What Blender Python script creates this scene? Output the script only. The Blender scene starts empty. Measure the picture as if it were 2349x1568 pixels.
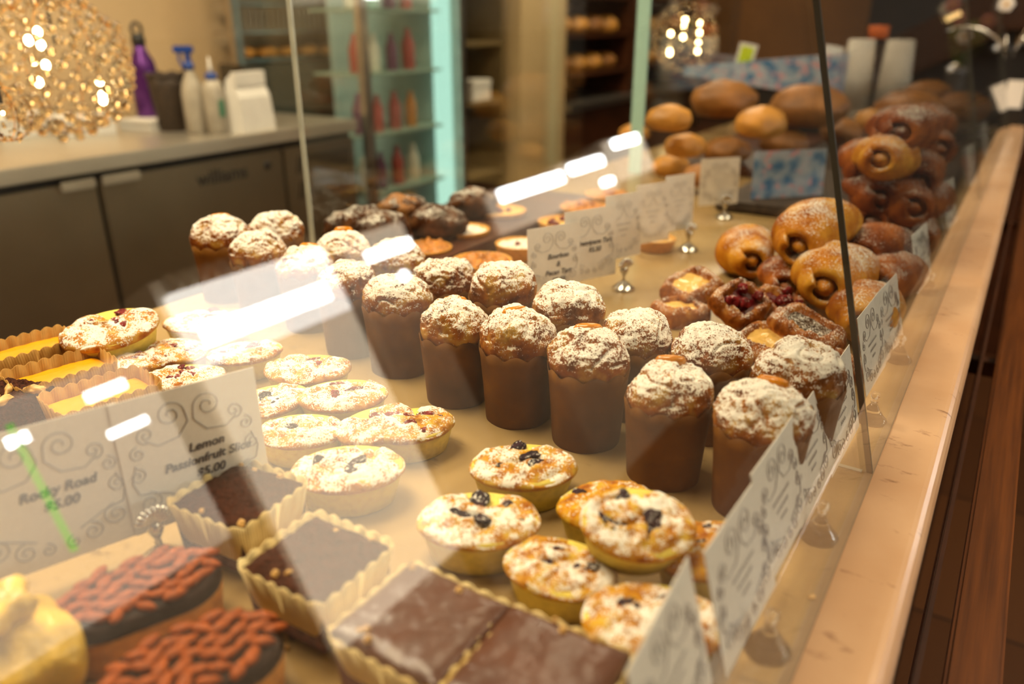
import bpy, bmesh, math, random
from mathutils import Vector, Matrix, noise, Euler
PI = math.pi
sc = bpy.context.scene
COL = sc.collection
rnd = random.Random(7)

# ------------------------------------------------------------------ camera (the photographer stands at the customers' side)
F, CX, CY, VPX, VPY, H = 1800.0, 1174.5, 784.0, 2415.0, 45.0, 0.37
PITCH = math.atan((CY - VPY) / F)
YAW = math.atan((VPX - CX) / math.hypot(F, CY - VPY))
hd = Vector((-math.sin(YAW), math.cos(YAW), 0))
FW = hd * math.cos(PITCH) + Vector((0, 0, -math.sin(PITCH)))
RT = Vector((math.cos(YAW), math.sin(YAW), 0))
UP = RT.cross(FW)
EYE = Vector((0, 0, H))
FLOOR, CEIL = -0.95, 1.95
GL = math.tan(math.radians(14.6))          # lean of the front glass


def ray(u, v):
    return (FW * F + RT * (u - CX) + UP * (CY - v)).normalized()


def at(u, v, z=0.0):                      # point on the level z
    d = ray(u, v)
    return EYE + d * ((z - H) / d.z)


def atx(u, v, x):                         # point on the upright plane X = x
    d = ray(u, v)
    return EYE + d * (x / d.x)


def aty(u, v, y):
    d = ray(u, v)
    return EYE + d * (y / d.y)


def depth(p):
    return (p - EYE).dot(FW)


cam_d = bpy.data.cameras.new('camera')
cam = bpy.data.objects.new('camera', cam_d)
COL.objects.link(cam)
cam_d.sensor_width = 36
cam_d.lens = F / 2349 * 36
cam_d.clip_start = 0.01
cam.location = EYE
cam.rotation_euler = Matrix((RT, UP, -FW)).transposed().to_euler()
cam_d.dof.use_dof = True
cam_d.dof.focus_distance = 0.77
cam_d.dof.aperture_fstop = 2.8
sc.camera = cam

# ------------------------------------------------------------------ materials
def srgb(r, g, b):
    f = lambda c: c / 255 / 12.92 if c / 255 <= .04045 else ((c / 255 + .055) / 1.055) ** 2.4
    return (f(r), f(g), f(b), 1)


class NT:
    def __init__(s, name):
        s.m = bpy.data.materials.new(name)
        s.m.use_nodes = True
        s.t = s.m.node_tree
        s.t.nodes.clear()
        s.out = s.t.nodes.new('ShaderNodeOutputMaterial')

    def n(s, typ, ins=None, **props):
        k = s.t.nodes.new('ShaderNode' + typ)
        for a, b in props.items():
            setattr(k, a, b)
        for a, b in (ins or {}).items():
            if hasattr(b, 'is_output'):
                s.t.links.new(b, k.inputs[a])
            else:
                k.inputs[a].default_value = b
        return k

    def math(s, op, a, b=0.0):
        return s.n('Math', {0: a, 1: b}, operation=op).outputs[0]

    def mix(s, f, a, b):
        k = s.n('MixRGB', {0: f, 1: a, 2: b})
        return k.outputs[0]

    def ramp(s, f, stops):
        k = s.n('ValToRGB', {0: f})
        el = k.color_ramp.elements
        while len(el) < len(stops):
            el.new(.5)
        for e, (p, c) in zip(el, stops):
            e.position = p
            e.color = c if len(c) == 4 else (*c, 1)
        return k.outputs[0]

    def coords(s, rand=True):
        tc = s.n('TexCoord').outputs['Object']
        if not rand:
            return tc
        oi = s.n('ObjectInfo').outputs['Random']
        v = s.n('CombineXYZ', {0: s.math('MULTIPLY', oi, 7.3), 1: s.math('MULTIPLY', oi, 3.1), 2: oi}).outputs[0]
        return s.n('VectorMath', {0: tc, 1: v}, operation='ADD').outputs[0]

    def noise(s, vec, scale, detail=4, rough=.55):
        return s.n('TexNoise', {'Vector': vec, 'Scale': scale, 'Detail': detail, 'Roughness': rough}).outputs[0]

    def bsdf(s, col, rough=.5, metal=0.0, height=None, bump=.3, dist=.002, spec=.5, **kw):
        ins = {'Base Color': col, 'Roughness': rough, 'Metallic': metal, 'Specular IOR Level': spec}
        ins.update(kw)
        p = s.n('BsdfPrincipled', ins)
        if height is not None:
            b = s.n('Bump', {'Height': height, 'Strength': bump, 'Distance': dist})
            s.t.links.new(b.outputs[0], p.inputs['Normal'])
        s.t.links.new(p.outputs[0], s.out.inputs[0])
        return s.m


def plain(name, col, rough=.5, metal=0.0, scale=40, var=.12, bump=.1, dist=.001, **kw):
    k = NT(name)
    v = k.coords()
    nz = k.noise(v, scale)
    d = tuple(c * (1 - var) for c in col[:3]) + (1,)
    l = tuple(min(1, c * (1 + var)) for c in col[:3]) + (1,)
    return k.bsdf(k.ramp(nz, [(.3, d), (.7, l)]), rough, metal, nz, bump, dist, **kw)


def emit(name, col, strength):
    k = NT(name)
    e = k.n('Emission', {0: (*col, 1), 1: strength})
    k.t.links.new(e.outputs[0], k.out.inputs[0])
    return k.m


def dusted(name, lo, mid, hi, sugar=.5, patch=40, fine=420, patchy=.5):
    """baked crust under icing sugar: the sugar lies in grains and clumps on what faces up"""
    k = NT(name)
    v = k.coords()
    n1 = k.noise(v, patch * 1.3, 2)
    base = k.ramp(n1, [(.32, lo), (.5, mid), (.68, hi)])
    crumbs = k.noise(v, 160, 3, .7)
    base = k.mix(k.ramp(crumbs, [(.55, (0, 0, 0)), (.75, (.45, .45, .45))]), base, lo)
    up = k.n('SeparateXYZ', {0: k.n('NewGeometry').outputs['Normal']}).outputs[2]
    up = k.n('MapRange', {0: up, 1: -.05, 2: .75, 3: -.2, 4: .12}, clamp=True).outputs[0]
    grain = k.noise(v, 600, 2, .65)
    grain2 = k.noise(v, fine * .75, 2, .6)
    clump = k.noise(v, patch, 2, .6)
    tot = k.math('ADD', k.math('ADD', k.math('MULTIPLY', grain, 1.05), k.math('MULTIPLY', grain2, .45)), k.math('ADD', k.math('MULTIPLY', clump, patchy), up))
    th = 1.0 - (sugar - .5) * .6 + (patchy - .5) * .5
    mask = k.n('MapRange', {0: tot, 1: th - .02, 2: th + .05}, clamp=True).outputs[0]
    col = k.mix(mask, base, (.86, .82, .73, 1))
    h = k.math('ADD', k.math('MULTIPLY', mask, .5), k.math('MULTIPLY', crumbs, .8))
    rough = k.n('MapRange', {0: mask, 1: 0, 2: 1, 3: .68, 4: .95}).outputs[0]
    return k.bsdf(col, rough, 0, h, .4, .0012, spec=.10)


MUF = dusted('muffin_crust', srgb(104, 52, 10), srgb(166, 98, 22), srgb(200, 160, 72), .50, 38, 330)
MUF2 = dusted('muffin_crust_dark', srgb(96, 46, 12), srgb(150, 82, 22), srgb(190, 146, 64), .46, 40, 340)
FRI = dusted('berry_cake_crust', srgb(148, 82, 10), srgb(194, 134, 28), srgb(208, 170, 58), .30, 60, 330, 1.1)
FRI2 = dusted('berry_cake_crust_bare', srgb(152, 82, 10), srgb(200, 136, 20), srgb(212, 170, 46), .10, 60, 330, 1.0)
RASP = dusted('raspberry_crust', srgb(152, 80, 20), srgb(196, 132, 42), srgb(210, 168, 80), .38, 60, 330, 1.0)
ROLL = dusted('roll_crust', srgb(150, 78, 16), srgb(196, 124, 26), srgb(220, 160, 50), .22, 25, 480)
ROLLD = dusted('roll_crust_dark', srgb(92, 40, 10), srgb(140, 70, 16), srgb(176, 100, 30), .18, 25, 480)
DAN = dusted('danish_crust', srgb(104, 52, 14), srgb(152, 84, 26), srgb(190, 128, 58), .16, 40, 400)
POPPY = dusted('dark_topping', srgb(30, 18, 8), srgb(52, 34, 14), srgb(78, 52, 22), .2, 60, 500)
LOAF = dusted('dark_loaf', srgb(46, 26, 12), srgb(74, 44, 22), srgb(104, 66, 36), .2, 40, 300)
FRANG = dusted('frangipane', srgb(190, 112, 44), srgb(222, 156, 84), srgb(232, 184, 120), .5, 40, 400)
YSPONGE = plain('yellow_sponge', srgb(226, 204, 90), .75, scale=160, var=.14, bump=.3)
PASTRY = plain('pastry_shell', srgb(212, 150, 52), .6, scale=120, var=.2, bump=.3)
PECAN = plain('pecan_top', srgb(190, 118, 20), .3, scale=110, var=.45, bump=.9, dist=.004)
BERRY = dusted('blue_berry', srgb(24, 16, 22), srgb(40, 26, 36), srgb(58, 28, 40), .04, 120, 400) or plain('blue_berry', srgb(38, 26, 34), .35, scale=200, var=.5, bump=.5)
RBERRY = dusted('red_berry', srgb(70, 12, 18), srgb(112, 22, 24), srgb(140, 40, 40), .06, 120, 400) or plain('red_berry', srgb(120, 20, 22), .3, scale=200, var=.5, bump=.5)
JAM = plain('berry_jam', srgb(92, 14, 20), .18, scale=120, var=.5, bump=.8, dist=.003)
APRICOT = plain('apricot', srgb(212, 132, 18), .14, scale=90, var=.2, bump=.3)
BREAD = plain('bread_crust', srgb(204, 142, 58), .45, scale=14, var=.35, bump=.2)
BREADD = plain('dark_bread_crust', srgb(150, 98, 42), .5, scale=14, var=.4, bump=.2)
ALMOND = plain('almond_skin', srgb(150, 70, 8), .55, scale=260, var=.45, bump=.4, dist=.0006, spec=.2)
CHOC = plain('dark_chocolate', srgb(40, 20, 8), .6, spec=.12, scale=60, var=.25, bump=.2)
CAKEB = plain('chocolate_cake', srgb(70, 34, 18), .85, scale=320, var=.6, bump=1.0, dist=.004, spec=.15)
GANACHE = plain('chocolate_icing', srgb(88, 52, 36), .3, scale=30, var=.18, bump=.25, dist=.002)
BISCUIT = plain('biscuit_base', srgb(206, 140, 52), .7, scale=140, var=.25, bump=.4)
LEMON = plain('lemon_curd', srgb(238, 160, 0), .25, scale=30, var=.06, bump=.1)
NUT = plain('cut_nut', srgb(224, 178, 106), .5, scale=120, var=.2)
CUSTARD = plain('custard', srgb(226, 180, 96), .2, scale=60, var=.15)
SILVER = plain('silver', (.62, .60, .55, 1), .18, 1.0, scale=80, var=.2, bump=.15)
CORD = plain('black_cord', (.02, .02, .02, 1), .5)
WHITEP = plain('white_card', (.84, .79, .70, 1), .8, scale=300, var=.03, bump=.04)
INK = plain('printed_ink', (.09, .08, .09, 1), .7)
INKG = plain('grey_scroll_ink', (.44, .42, .42, 1), .7)
WBOX = plain('white_cardboard', (.78, .72, .62, 1), .7, scale=20, var=.05)
BLACK = plain('black_plastic', (.015, .013, .012, 1), .35)
DARKW = plain('dark_brown_wood', srgb(70, 36, 16), .35, scale=9, var=.4, bump=.1)
PURPLE = plain('purple_metal', srgb(96, 46, 120), .25, .6, scale=20)
BLUEPL = plain('blue_plastic', srgb(30, 66, 140), .35)
MILKY = plain('milky_plastic', (.42, .36, .27, 1), .35)
WICKER = plain('dark_wicker', srgb(58, 44, 30), .7, scale=90, var=.5, bump=.6)
ORANGE = plain('orange_plastic', srgb(222, 106, 16), .5)
GREENC = plain('lime_print', srgb(206, 222, 30), .6)
BROWNW = plain('brown_wall_paint', srgb(150, 104, 58), .6, scale=3, var=.1)
DARKWALL = plain('dark_wall_paint', srgb(30, 20, 15), .5, scale=5, var=.3)
CREAM = plain('cream_wall_paint', srgb(210, 176, 130), .55, scale=4, var=.05)
CEILM = plain('ceiling_paint', srgb(210, 190, 160), .8, scale=4, var=.05)
STEEL = plain('shelf_steel', (.52, .48, .42, 1), .3, 1.0, scale=20, var=.15)
PINK = plain('pink_flower', srgb(206, 130, 120), .6)
LEAF = plain('green_leaf', srgb(96, 110, 30), .5)
GOLDF = plain('yellow_wrap', srgb(210, 170, 60), .3, scale=40, var=.35, bump=1.0, dist=.006)
LEMON_TRAY_SHADES = (srgb(170, 122, 50), srgb(200, 152, 78))
TEALP = plain('teal_plastic', srgb(156, 176, 160), .35)


def paper_mat():
    k = NT('brown_baking_paper')
    v = k.coords()
    n1 = k.noise(v, 30, 4)
    n2 = k.noise(v, 500, 2)
    c = k.ramp(n1, [(.25, srgb(88, 50, 2)), (.6, srgb(116, 71, 5)), (.85, srgb(146, 96, 16))])
    return k.bsdf(c, .6, 0, n2, .12, .0006, spec=.25)


def tray_mat(name='fluted_paper', lo=srgb(222, 190, 120), hi=srgb(240, 218, 160)):
    k = NT(name)
    v = k.coords()
    s = k.n('SeparateXYZ', {0: k.n('TexCoord').outputs['Object']})
    w = k.math('ADD', s.outputs[0], s.outputs[1])
    wv = k.math('SINE', k.math('MULTIPLY', w, 2600.0))
    c = k.ramp(k.noise(v, 30), [(.3, lo), (.7, hi)])
    return k.bsdf(c, .65, 0, wv, .35, .0008, spec=.3)


def brushed():
    k = NT('brushed_stainless')
    tc = k.n('TexCoord').outputs['Object']
    m = k.n('Mapping', {'Vector': tc, 'Scale': (200, 2, 200)}).outputs[0]
    g = k.noise(m, 3, 3)
    big = k.noise(tc, 2.2, 2)
    c = k.ramp(big, [(.3, (.60, .54, .43, 1)), (.7, (.76, .69, .56, 1))])
    r = k.n('MapRange', {0: g, 1: .3, 2: .7, 3: .26, 4: .4}).outputs[0]
    return k.bsdf(c, r, .80, g, .08, .001)


def marble(name, a, b, vein, rough):
    k = NT(name)
    tc = k.n('TexCoord').outputs['Object']
    m = k.n('Mapping', {'Vector': tc, 'Scale': (14, 38, 14), 'Rotation': (0, 0, .5)}).outputs[0]
    n1 = k.noise(tc, 7, 4)
    n2 = k.noise(m, 1.6, 5, .65)
    c = k.ramp(n1, [(.3, a), (.7, b)])
    f = k.ramp(n2, [(.60, (0, 0, 0)), (.70, (.75, .75, .75))])
    return k.bsdf(k.mix(f, c, vein), rough, 0, None)


def tiles(name, a, b, grout, w, h, rough):
    k = NT(name)
    tc = k.n('TexCoord').outputs['Object']
    bt = k.n('TexBrick', {'Vector': tc, 'Color1': a, 'Color2': b, 'Mortar': grout, 'Scale': 1.0, 'Mortar Size': .005,
                          'Brick Width': w, 'Row Height': h}, offset=0.0)
    return k.bsdf(bt.outputs[0], rough, 0, None)


def wood(name, a, b):
    k = NT(name)
    tc = k.n('TexCoord').outputs['Object']
    m = k.n('Mapping', {'Vector': tc, 'Scale': (60, 1.6, 60)}).outputs[0]
    g = k.noise(m, 3, 5, .6)
    return k.bsdf(k.ramp(g, [(.3, a), (.7, b)]), .28, 0, g, .1, .001)


def glass_pane(name, tint=(.97, .985, .97), haze=0.0):
    """window glass: see-through, with the mirror share of both faces by angle (Schlick)"""
    k = NT(name)
    f = k.n('LayerWeight', {0: .5}).outputs['Facing']
    p = k.math('POWER', f, 5.0)
    fac = k.math('ADD', k.math('MULTIPLY', p, .9), .045)
    tr = k.n('BsdfTransparent', {0: (*tint, 1)})
    gl = k.n('BsdfGlossy', {'Color': (1, 1, 1, 1), 'Roughness': 0.0})
    mx = k.n('MixShader', {0: fac, 1: tr.outputs[0], 2: gl.outputs[0]})
    k.t.links.new(mx.outputs[0], k.out.inputs[0])
    return k.m


def clear_glass(name, col, rough=.0):
    k = NT(name)
    return k.bsdf((*col, 1), rough, 0, None, **{'Transmission Weight': 1.0, 'IOR': 1.48})


def floral():
    k = NT('blue_reflection_paper')  # blue and pink tones imitate a reflection in the glass
    v = k.coords()
    n1 = k.noise(v, 26, 2)
    n2 = k.noise(v, 40, 2)
    c = k.ramp(n1, [(.38, srgb(70, 120, 165)), (.5, srgb(150, 170, 190)), (.6, srgb(176, 186, 200))])
    c = k.mix(k.ramp(n2, [(.56, (0, 0, 0)), (.64, (1, 1, 1))]), c, srgb(214, 160, 165))
    return k.bsdf(c, .5)


PAPER, TRAY, SS = paper_mat(), tray_mat(), brushed()
SSD = plain('door_steel', (.36, .30, .21, 1), .34, .95, scale=3, var=.12, bump=.0)
LTRAY = tray_mat('brown_fluted_paper', *LEMON_TRAY_SHADES)
SLAB = marble('cream_marble', srgb(174, 146, 98), srgb(156, 128, 84), srgb(122, 100, 66), .18)
LEDGE = marble('pink_marble', srgb(214, 176, 138), srgb(202, 160, 120), srgb(126, 86, 62), .22)
FTILE = tiles('dark_floor_tile', srgb(86, 52, 26), srgb(74, 44, 22), srgb(40, 24, 14), .6, .6, .3)
WTILE = tiles('cream_wall_tile', srgb(206, 176, 128), srgb(200, 170, 122), srgb(176, 146, 104), .6, .3, .35)
WOOD = wood('red_brown_wood', srgb(74, 38, 12), srgb(112, 62, 22))
PANE = glass_pane('clear_pane')
EDGE = plain('polished_glass_edge', srgb(190, 196, 184), .15, 0, var=.1, bump=0)
SEALM = plain('grey_seal', srgb(150, 126, 96), .4, 0, var=.1, bump=0)
EDGED = plain('dark_glass_joint', srgb(84, 84, 74), .3, 0, var=.1, bump=0)
EDGET = plain('teal_glass_edge', srgb(172, 212, 200), .3, 0, var=.05, bump=0)
CRYSTAL = clear_glass('amber_crystal', (1.0, .86, .62), .02)
HOLDG = clear_glass('clear_glass', (.97, .96, .92), .0)
BLUEF = floral()

# ------------------------------------------------------------------ object helpers
def link(name, me, mat, parent=None, smooth=True):
    o = bpy.data.objects.new(name, me)
    COL.objects.link(o)
    if mat:
        if isinstance(mat, (list, tuple)):
            for m in mat:
                me.materials.append(m)
        else:
            me.materials.append(mat)
    if smooth and hasattr(me, 'polygons'):
        me.polygons.foreach_set('use_smooth', [True] * len(me.polygons))
    if parent:
        o.parent = parent
    return o


def mesh(name, vs, fs):
    me = bpy.data.meshes.new(name)
    me.from_pydata([tuple(v) for v in vs], [], fs)
    me.update()
    return me


def tag(o, label, cat, group=None, kind=None):
    o['label'] = label
    o['category'] = cat
    if group:
        o['group'] = group
    if kind:
        o['kind'] = kind
    return o


def struct(o):
    o['kind'] = 'structure'
    return o


def thing(name, label, cat, loc, rz=0.0, group=None, tilt=(0, 0)):
    o = bpy.data.objects.new(name, None)
    COL.objects.link(o)
    o.empty_display_size = .01
    o.location = loc
    o.rotation_euler = (tilt[0], tilt[1], rz)
    return tag(o, label, cat, group)


class MB:
    def __init__(s):
        s.v, s.f = [], []

    def add(s, vs, fs):
        b = len(s.v)
        s.v += [Vector(v) for v in vs]
        s.f += [[i + b for i in f] for f in fs]
        return s

    def box(s, x0, x1, y0, y1, z0, z1):
        return s.add([(x0, y0, z0), (x1, y0, z0), (x1, y1, z0), (x0, y1, z0), (x0, y0, z1), (x1, y0, z1), (x1, y1, z1), (x0, y1, z1)],
                     [(0, 3, 2, 1), (4, 5, 6, 7), (0, 1, 5, 4), (1, 2, 6, 5), (2, 3, 7, 6), (3, 0, 4, 7)])

    def lathe(s, prof, n=32, c=(0, 0, 0), sx=1, sy=1, rf=None, zf=None):
        vs = []
        for j, (r, z) in enumerate(prof):
            for i in range(n):
                a = 2 * PI * i / n
                q = r * (rf(a, j) if rf else 1)
                vs.append((c[0] + q * math.cos(a) * sx, c[1] + q * math.sin(a) * sy, c[2] + z + (zf(a, j) if zf else 0)))
        fs = []
        for j in range(len(prof) - 1):
            for i in range(n):
                k = (i + 1) % n
                fs.append((j * n + i, j * n + k, (j + 1) * n + k, (j + 1) * n + i))
        m = len(vs)
        if prof[0][0] > 1e-6:
            fs.append(tuple(reversed(range(n))))
        if prof[-1][0] > 1e-6:
            fs.append(tuple(range(m - n, m)))
        return s.add(vs, fs)

    def tube(s, pts, r, n=8):
        pts = [Vector(p) for p in pts]
        vs, fs = [], []
        for i, p in enumerate(pts):
            d = (pts[min(i + 1, len(pts) - 1)] - pts[max(i - 1, 0)]).normalized()
            a = d.orthogonal().normalized()
            if i and abs(d.dot(pa)) < .99:
                a = (pa - d * pa.dot(d)).normalized()
            pa = a
            b = d.cross(a)
            rr = r[i] if isinstance(r, (list, tuple)) else r
            for k in range(n):
                t = 2 * PI * k / n
                vs.append(p + a * (rr * math.cos(t)) + b * (rr * math.sin(t)))
        for i in range(len(pts) - 1):
            for k in range(n):
                m = (k + 1) % n
                fs.append((i * n + k, i * n + m, (i + 1) * n + m, (i + 1) * n + k))
        fs += [tuple(reversed(range(n))), tuple(range(len(vs) - n, len(vs)))]
        return s.add(vs, fs)

    def ball(s, c, r, n=12, m=8, sx=1, sy=1, sz=1):
        pr = [(max(r * math.sin(PI * j / m), 1e-5 if j in (0, m) else 0), -r * math.cos(PI * j / m) * sz) for j in range(m + 1)]
        return s.lathe(pr, n, c, sx, sy)

    def build(s, name, mat, parent=None, smooth=False, bevel=0.0):
        me = mesh(name, s.v, s.f)
        if bevel:
            bm = bmesh.new()
            bm.from_mesh(me)
            bmesh.ops.bevel(bm, geom=bm.edges[:], offset=bevel, segments=2, affect='EDGES', clamp_overlap=True)
            bm.to_mesh(me)
            bm.free()
        return link(name, me, mat, parent, smooth)


def nz(p, s, seed=0.0):
    return noise.noise(Vector((p[0] * s + seed * 3.1, p[1] * s - seed * 1.7, p[2] * s + seed)))


# ------------------------------------------------------------------ the room
struct(MB().box(-3.3, 3.0, -2.2, 8.2, FLOOR - .05, FLOOR).build('floor', FTILE))
struct(MB().box(-3.3, 3.0, -2.2, 8.2, CEIL, CEIL + .05).build('ceiling', CEILM))
wb = MB()
wb.add([(-3.15, -2.2, FLOOR), (-3.15, 8.2, FLOOR), (-3.15, 8.2, CEIL), (-3.15, -2.2, CEIL),
        (-3.3, -2.2, FLOOR), (-3.3, 8.2, FLOOR), (-3.3, 8.2, CEIL), (-3.3, -2.2, CEIL)],
       [(0, 1, 2, 3), (7, 6, 5, 4), (0, 4, 5, 1), (3, 2, 6, 7), (1, 5, 6, 2), (0, 3, 7, 4)])
struct(wb.build('wall_back', CREAM))
struct(MB().box(2.85, 3.0, -2.2, 8.2, FLOOR, CEIL).build('wall_front', DARKWALL))
struct(MB().box(-3.15, 2.85, 8.05, 8.2, FLOOR, CEIL).build('wall_end', BROWNW))
t = thing('tall_cupboard', 'tall dark cupboard filling the far end wall on the right', 'cupboard', (-.1, 7.6, FLOOR))
MB().box(-1.15, 2.6, -.3, .4, 0, 2.6).build('body', DARKWALL, t)
for q in range(3):
    MB().box(-1.1 + q * 1.22, .06 + q * 1.22, -.325, -.3, .1, 2.5).build('door', DARKWALL, t, bevel=.006)
struct(MB().box(-3.15, 2.85, -2.2, -2.05, FLOOR, CEIL).build('wall_near', BROWNW))

# ------------------------------------------------------------------ the display case
YA, YB = -0.35, 3.55
XB = -.968
pl = MB().box(XB, -0.055, YA, YB, -.045, 0)
o = tag(MB().box(XB, -.053, YA, YB, -.04, 0).build('marble_slab', SLAB), 'cream marble display floor that all the cakes stand on', 'marble slab')
# ledge with a rounded outer edge
prof = [(-.053, -.04), (-.012, -.04)] + [(-.012 + .012 * math.sin(a), -.02 - .02 * math.cos(a)) for a in [PI * i / 10 for i in range(1, 10)]] + [(-.012, 0), (-.053, 0)]
b = MB()
n = len(prof)
b.add([(x, YA, z) for x, z in prof] + [(x, YB + .05, z) for x, z in prof],
      [(i, (i + 1) % n, n + (i + 1) % n, n + i) for i in range(n)] + [tuple(reversed(range(n))), tuple(range(n, 2 * n))])
tag(b.build('marble_ledge', LEDGE), 'pinkish veined marble ledge with rounded edge outside the front glass', 'ledge')
# base cabinet under the slab
t = thing('counter_cabinet', 'dark brown cabinet body under the marble display counter', 'cabinet', (-.55, 1.6, FLOOR))
MB().box(-.40, .42, YA - 1.6, YB - 1.6, 0, -.04 - FLOOR).build('body', DARKW, t)
MB().box(-.415, -.40, YA - 1.6, YB - 1.6, .1, -.04 - FLOOR).build('rear_panel', SS, t)
# wooden hand rail on brackets before the counter
t = thing('wooden_rail', 'long red-brown wooden rail running along the customer side of the counter', 'rail', (0, 1.6, 0))
MB().box(.034, .074, -2.0, 2.0, -.14, -.115).build('rail', WOOD, t, bevel=.003)
MB().box(.012, .017, -2.0, 2.0, -.19, -.10).build('strip', DARKW, t, bevel=.001)
for y in (-1.3, -.2, .9, 1.9):
    MB().box(-.13, .05, y - .012, y + .012, -.165, -.14).build('bracket', DARKW, t)


def lean_pane(name, label, y0, y1, z1, edge, joint=.0015):
    r = thing(name, label, 'glass pane', (0, y0, 0))
    th = .005
    m = MB()
    L = y1 - y0
    xo = lambda z: -.052 - GL * z
    g = [(xo(0) - th, joint, .001), (xo(0), joint, .001), (xo(0), L - joint, .001), (xo(0) - th, L - joint, .001),
         (xo(z1) - th, joint, z1), (xo(z1), joint, z1), (xo(z1), L - joint, z1), (xo(z1) - th, L - joint, z1)]
    m.add(g, [(1, 2, 6, 5), (3, 0, 4, 7)])
    m.build('pane', PANE, r)
    for y in (joint - .0008, L - joint):
        a, c = y, y + .0008
        e2 = [(xo(0) - th, a, .001), (xo(0), a, .001), (xo(0), c, .001), (xo(0) - th, c, .001),
              (xo(z1) - th, a, z1), (xo(z1), a, z1), (xo(z1), c, z1), (xo(z1) - th, c, z1)]
        MB().add(e2, [(0, 3, 2, 1), (4, 5, 6, 7), (0, 1, 5, 4), (1, 2, 6, 5), (2, 3, 7, 6), (3, 0, 4, 7)]).build('edge', edge, r)
    s = MB().box(-.0585, -.0515, 0, L, 0, .0012)
    s.build('seal', SEALM, r)
    return r


SEAM = at(2003, 1088).y
lean_pane('front_glass', 'large leaning front glass pane nearest the camera, over the muffins', YA, SEAM, .56, EDGED)
lean_pane('front_glass', 'second leaning front glass pane, beyond the dark joint', SEAM, 2.02, .56, EDGED)
lean_pane('front_glass', 'farthest leaning front glass pane, before the bread', 2.02, 3.38, .56, EDGED)
# joint strip in the slab where the panes meet
tag(MB().box(-.40, -.061, SEAM - .0025, SEAM + .0025, 0, .0008).build('floor_joint', EDGE), 'thin grey joint line across the marble at the glass seam', 'joint')
# rear sliding glass
t = thing('rear_glass', 'upright rear glass door with bright edge behind the muffins', 'glass pane', (-.963, .888, 0))
m = MB().add([(0, .003, .001), (.008, .003, .001), (.008, .95, .001), (0, .95, .001), (0, .003, .62), (.008, .003, .62), (.008, .95, .62), (0, .95, .62)], [(1, 2, 6, 5), (3, 0, 4, 7)])
m.build('pane', PANE, t)
MB().box(0, .009, 0, .003, .001, .62).build('edge', EDGE, t)
# inner screen with teal edge
t = thing('glass_screen', 'upright glass screen with broad pale teal edge beside the bread', 'glass pane', (-.84, 1.9, 0))
MB().add([(0, .004, .001), (.01, .004, .001), (.01, .75, .001), (0, .75, .001), (0, .004, .5), (.01, .004, .5), (.01, .75, .5), (0, .75, .5)], [(1, 2, 6, 5), (3, 0, 4, 7)]).build('pane', PANE, t)
MB().box(-.012, .022, 0, .004, .001, .5).build('edge', EDGET, t)

# ------------------------------------------------------------------ muffins
def dome_mesh(seed, R=.0388):
    nu, nv = 110, 52
    vs, fs = [], []
    for j in range(nv + 1):
        s = j / nv
        if s < .22:
            q = s / .22
            r = R * (.88 + .12 * math.sin(q * PI / 2))
            z = .068 + .018 * q
        else:
            a = (s - .22) / .78 * PI / 2
            r = R * math.cos(a) ** .85
            z = .086 + .030 * math.sin(a) ** 1.05
        for i in range(nu):
            t = 2 * PI * i / nu
            p = Vector((r * math.cos(t), r * math.sin(t), z))
            d = Vector((p.x, p.y, (z - .08) * 1.2))
            d = d.normalized() if d.length > 1e-6 else Vector((0, 0, 1))
            w = min(1, s * 3)
            k = .0056 * nz(p, 30, seed) + .0020 * nz(p, 80, seed + 9) + .0015 * nz(p, 190, seed + 4) + .0009 * nz(p, 420, seed)
            cr = abs(nz(p, 34, seed + 20))
            k -= .0032 * max(0, 1 - cr / .09) * (1 if s > .3 else 0)
            vs.append(p + d * (k * w))
    for j in range(nv):
        for i in range(nu):
            k = (i + 1) % nu
            fs.append((j * nu + i, j * nu + k, (j + 1) * nu + k, (j + 1) * nu + i))
    fs.append(tuple(range(nv * nu, (nv + 1) * nu)))
    fs.append(tuple(reversed(range(nu))))
    return mesh('cake_top', vs, fs)


def cup_mesh(seed):
    n = 112
    sc_n = 11
    wob = lambda a: 1 + .012 * math.sin(a * 3 + seed) + .008 * math.sin(a * 7 + seed * 2)
    scal = lambda a: .0055 * abs(math.sin(a * sc_n / 2))
    m = MB()
    pr = [(.0338, 0), (.0342, .002), (.0366, .04), (.0390, .068), (.0404, .0765), (.0398, .0765), (.0380, .068), (.034, .062)]
    m.lathe(pr, n, rf=lambda a, j: wob(a) * (1 - .006 * abs(math.sin(a * 6))), zf=lambda a, j: scal(a) if j in (4, 5) else 0)
    # overlap fold of the paper
    return mesh('paper_cup', m.v, m.f)


DOMES = [dome_mesh(s) for s in (1.3, 4.7, 8.2, 12.9, 17.1, 23.3)]
CUPS = [cup_mesh(s) for s in (.4, 2.2, 3.9)]
for m_ in CUPS:
    m_.materials.append(PAPER)
    m_.polygons.foreach_set('use_smooth', [True] * len(m_.polygons))
for q, m_ in enumerate(DOMES):
    m_.materials.append(MUF if q % 3 != 1 else MUF2)
    m_.polygons.foreach_set('use_smooth', [True] * len(m_.polygons))
m = MB()
m.lathe([(.0002, -.006), (.0115, -.005), (.0130, 0), (.0105, .0032), (.005, .0045), (.0002, .004)], 24, sx=1, sy=.72, rf=lambda a, j: 1 + .12 * math.sin(3 * a + .4) + .06 * math.sin(5 * a))
APRI = mesh('apricot', m.v, m.f)
APRI.materials.append(APRICOT)
APRI.polygons.foreach_set('use_smooth', [True] * len(APRI.polygons))


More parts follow.
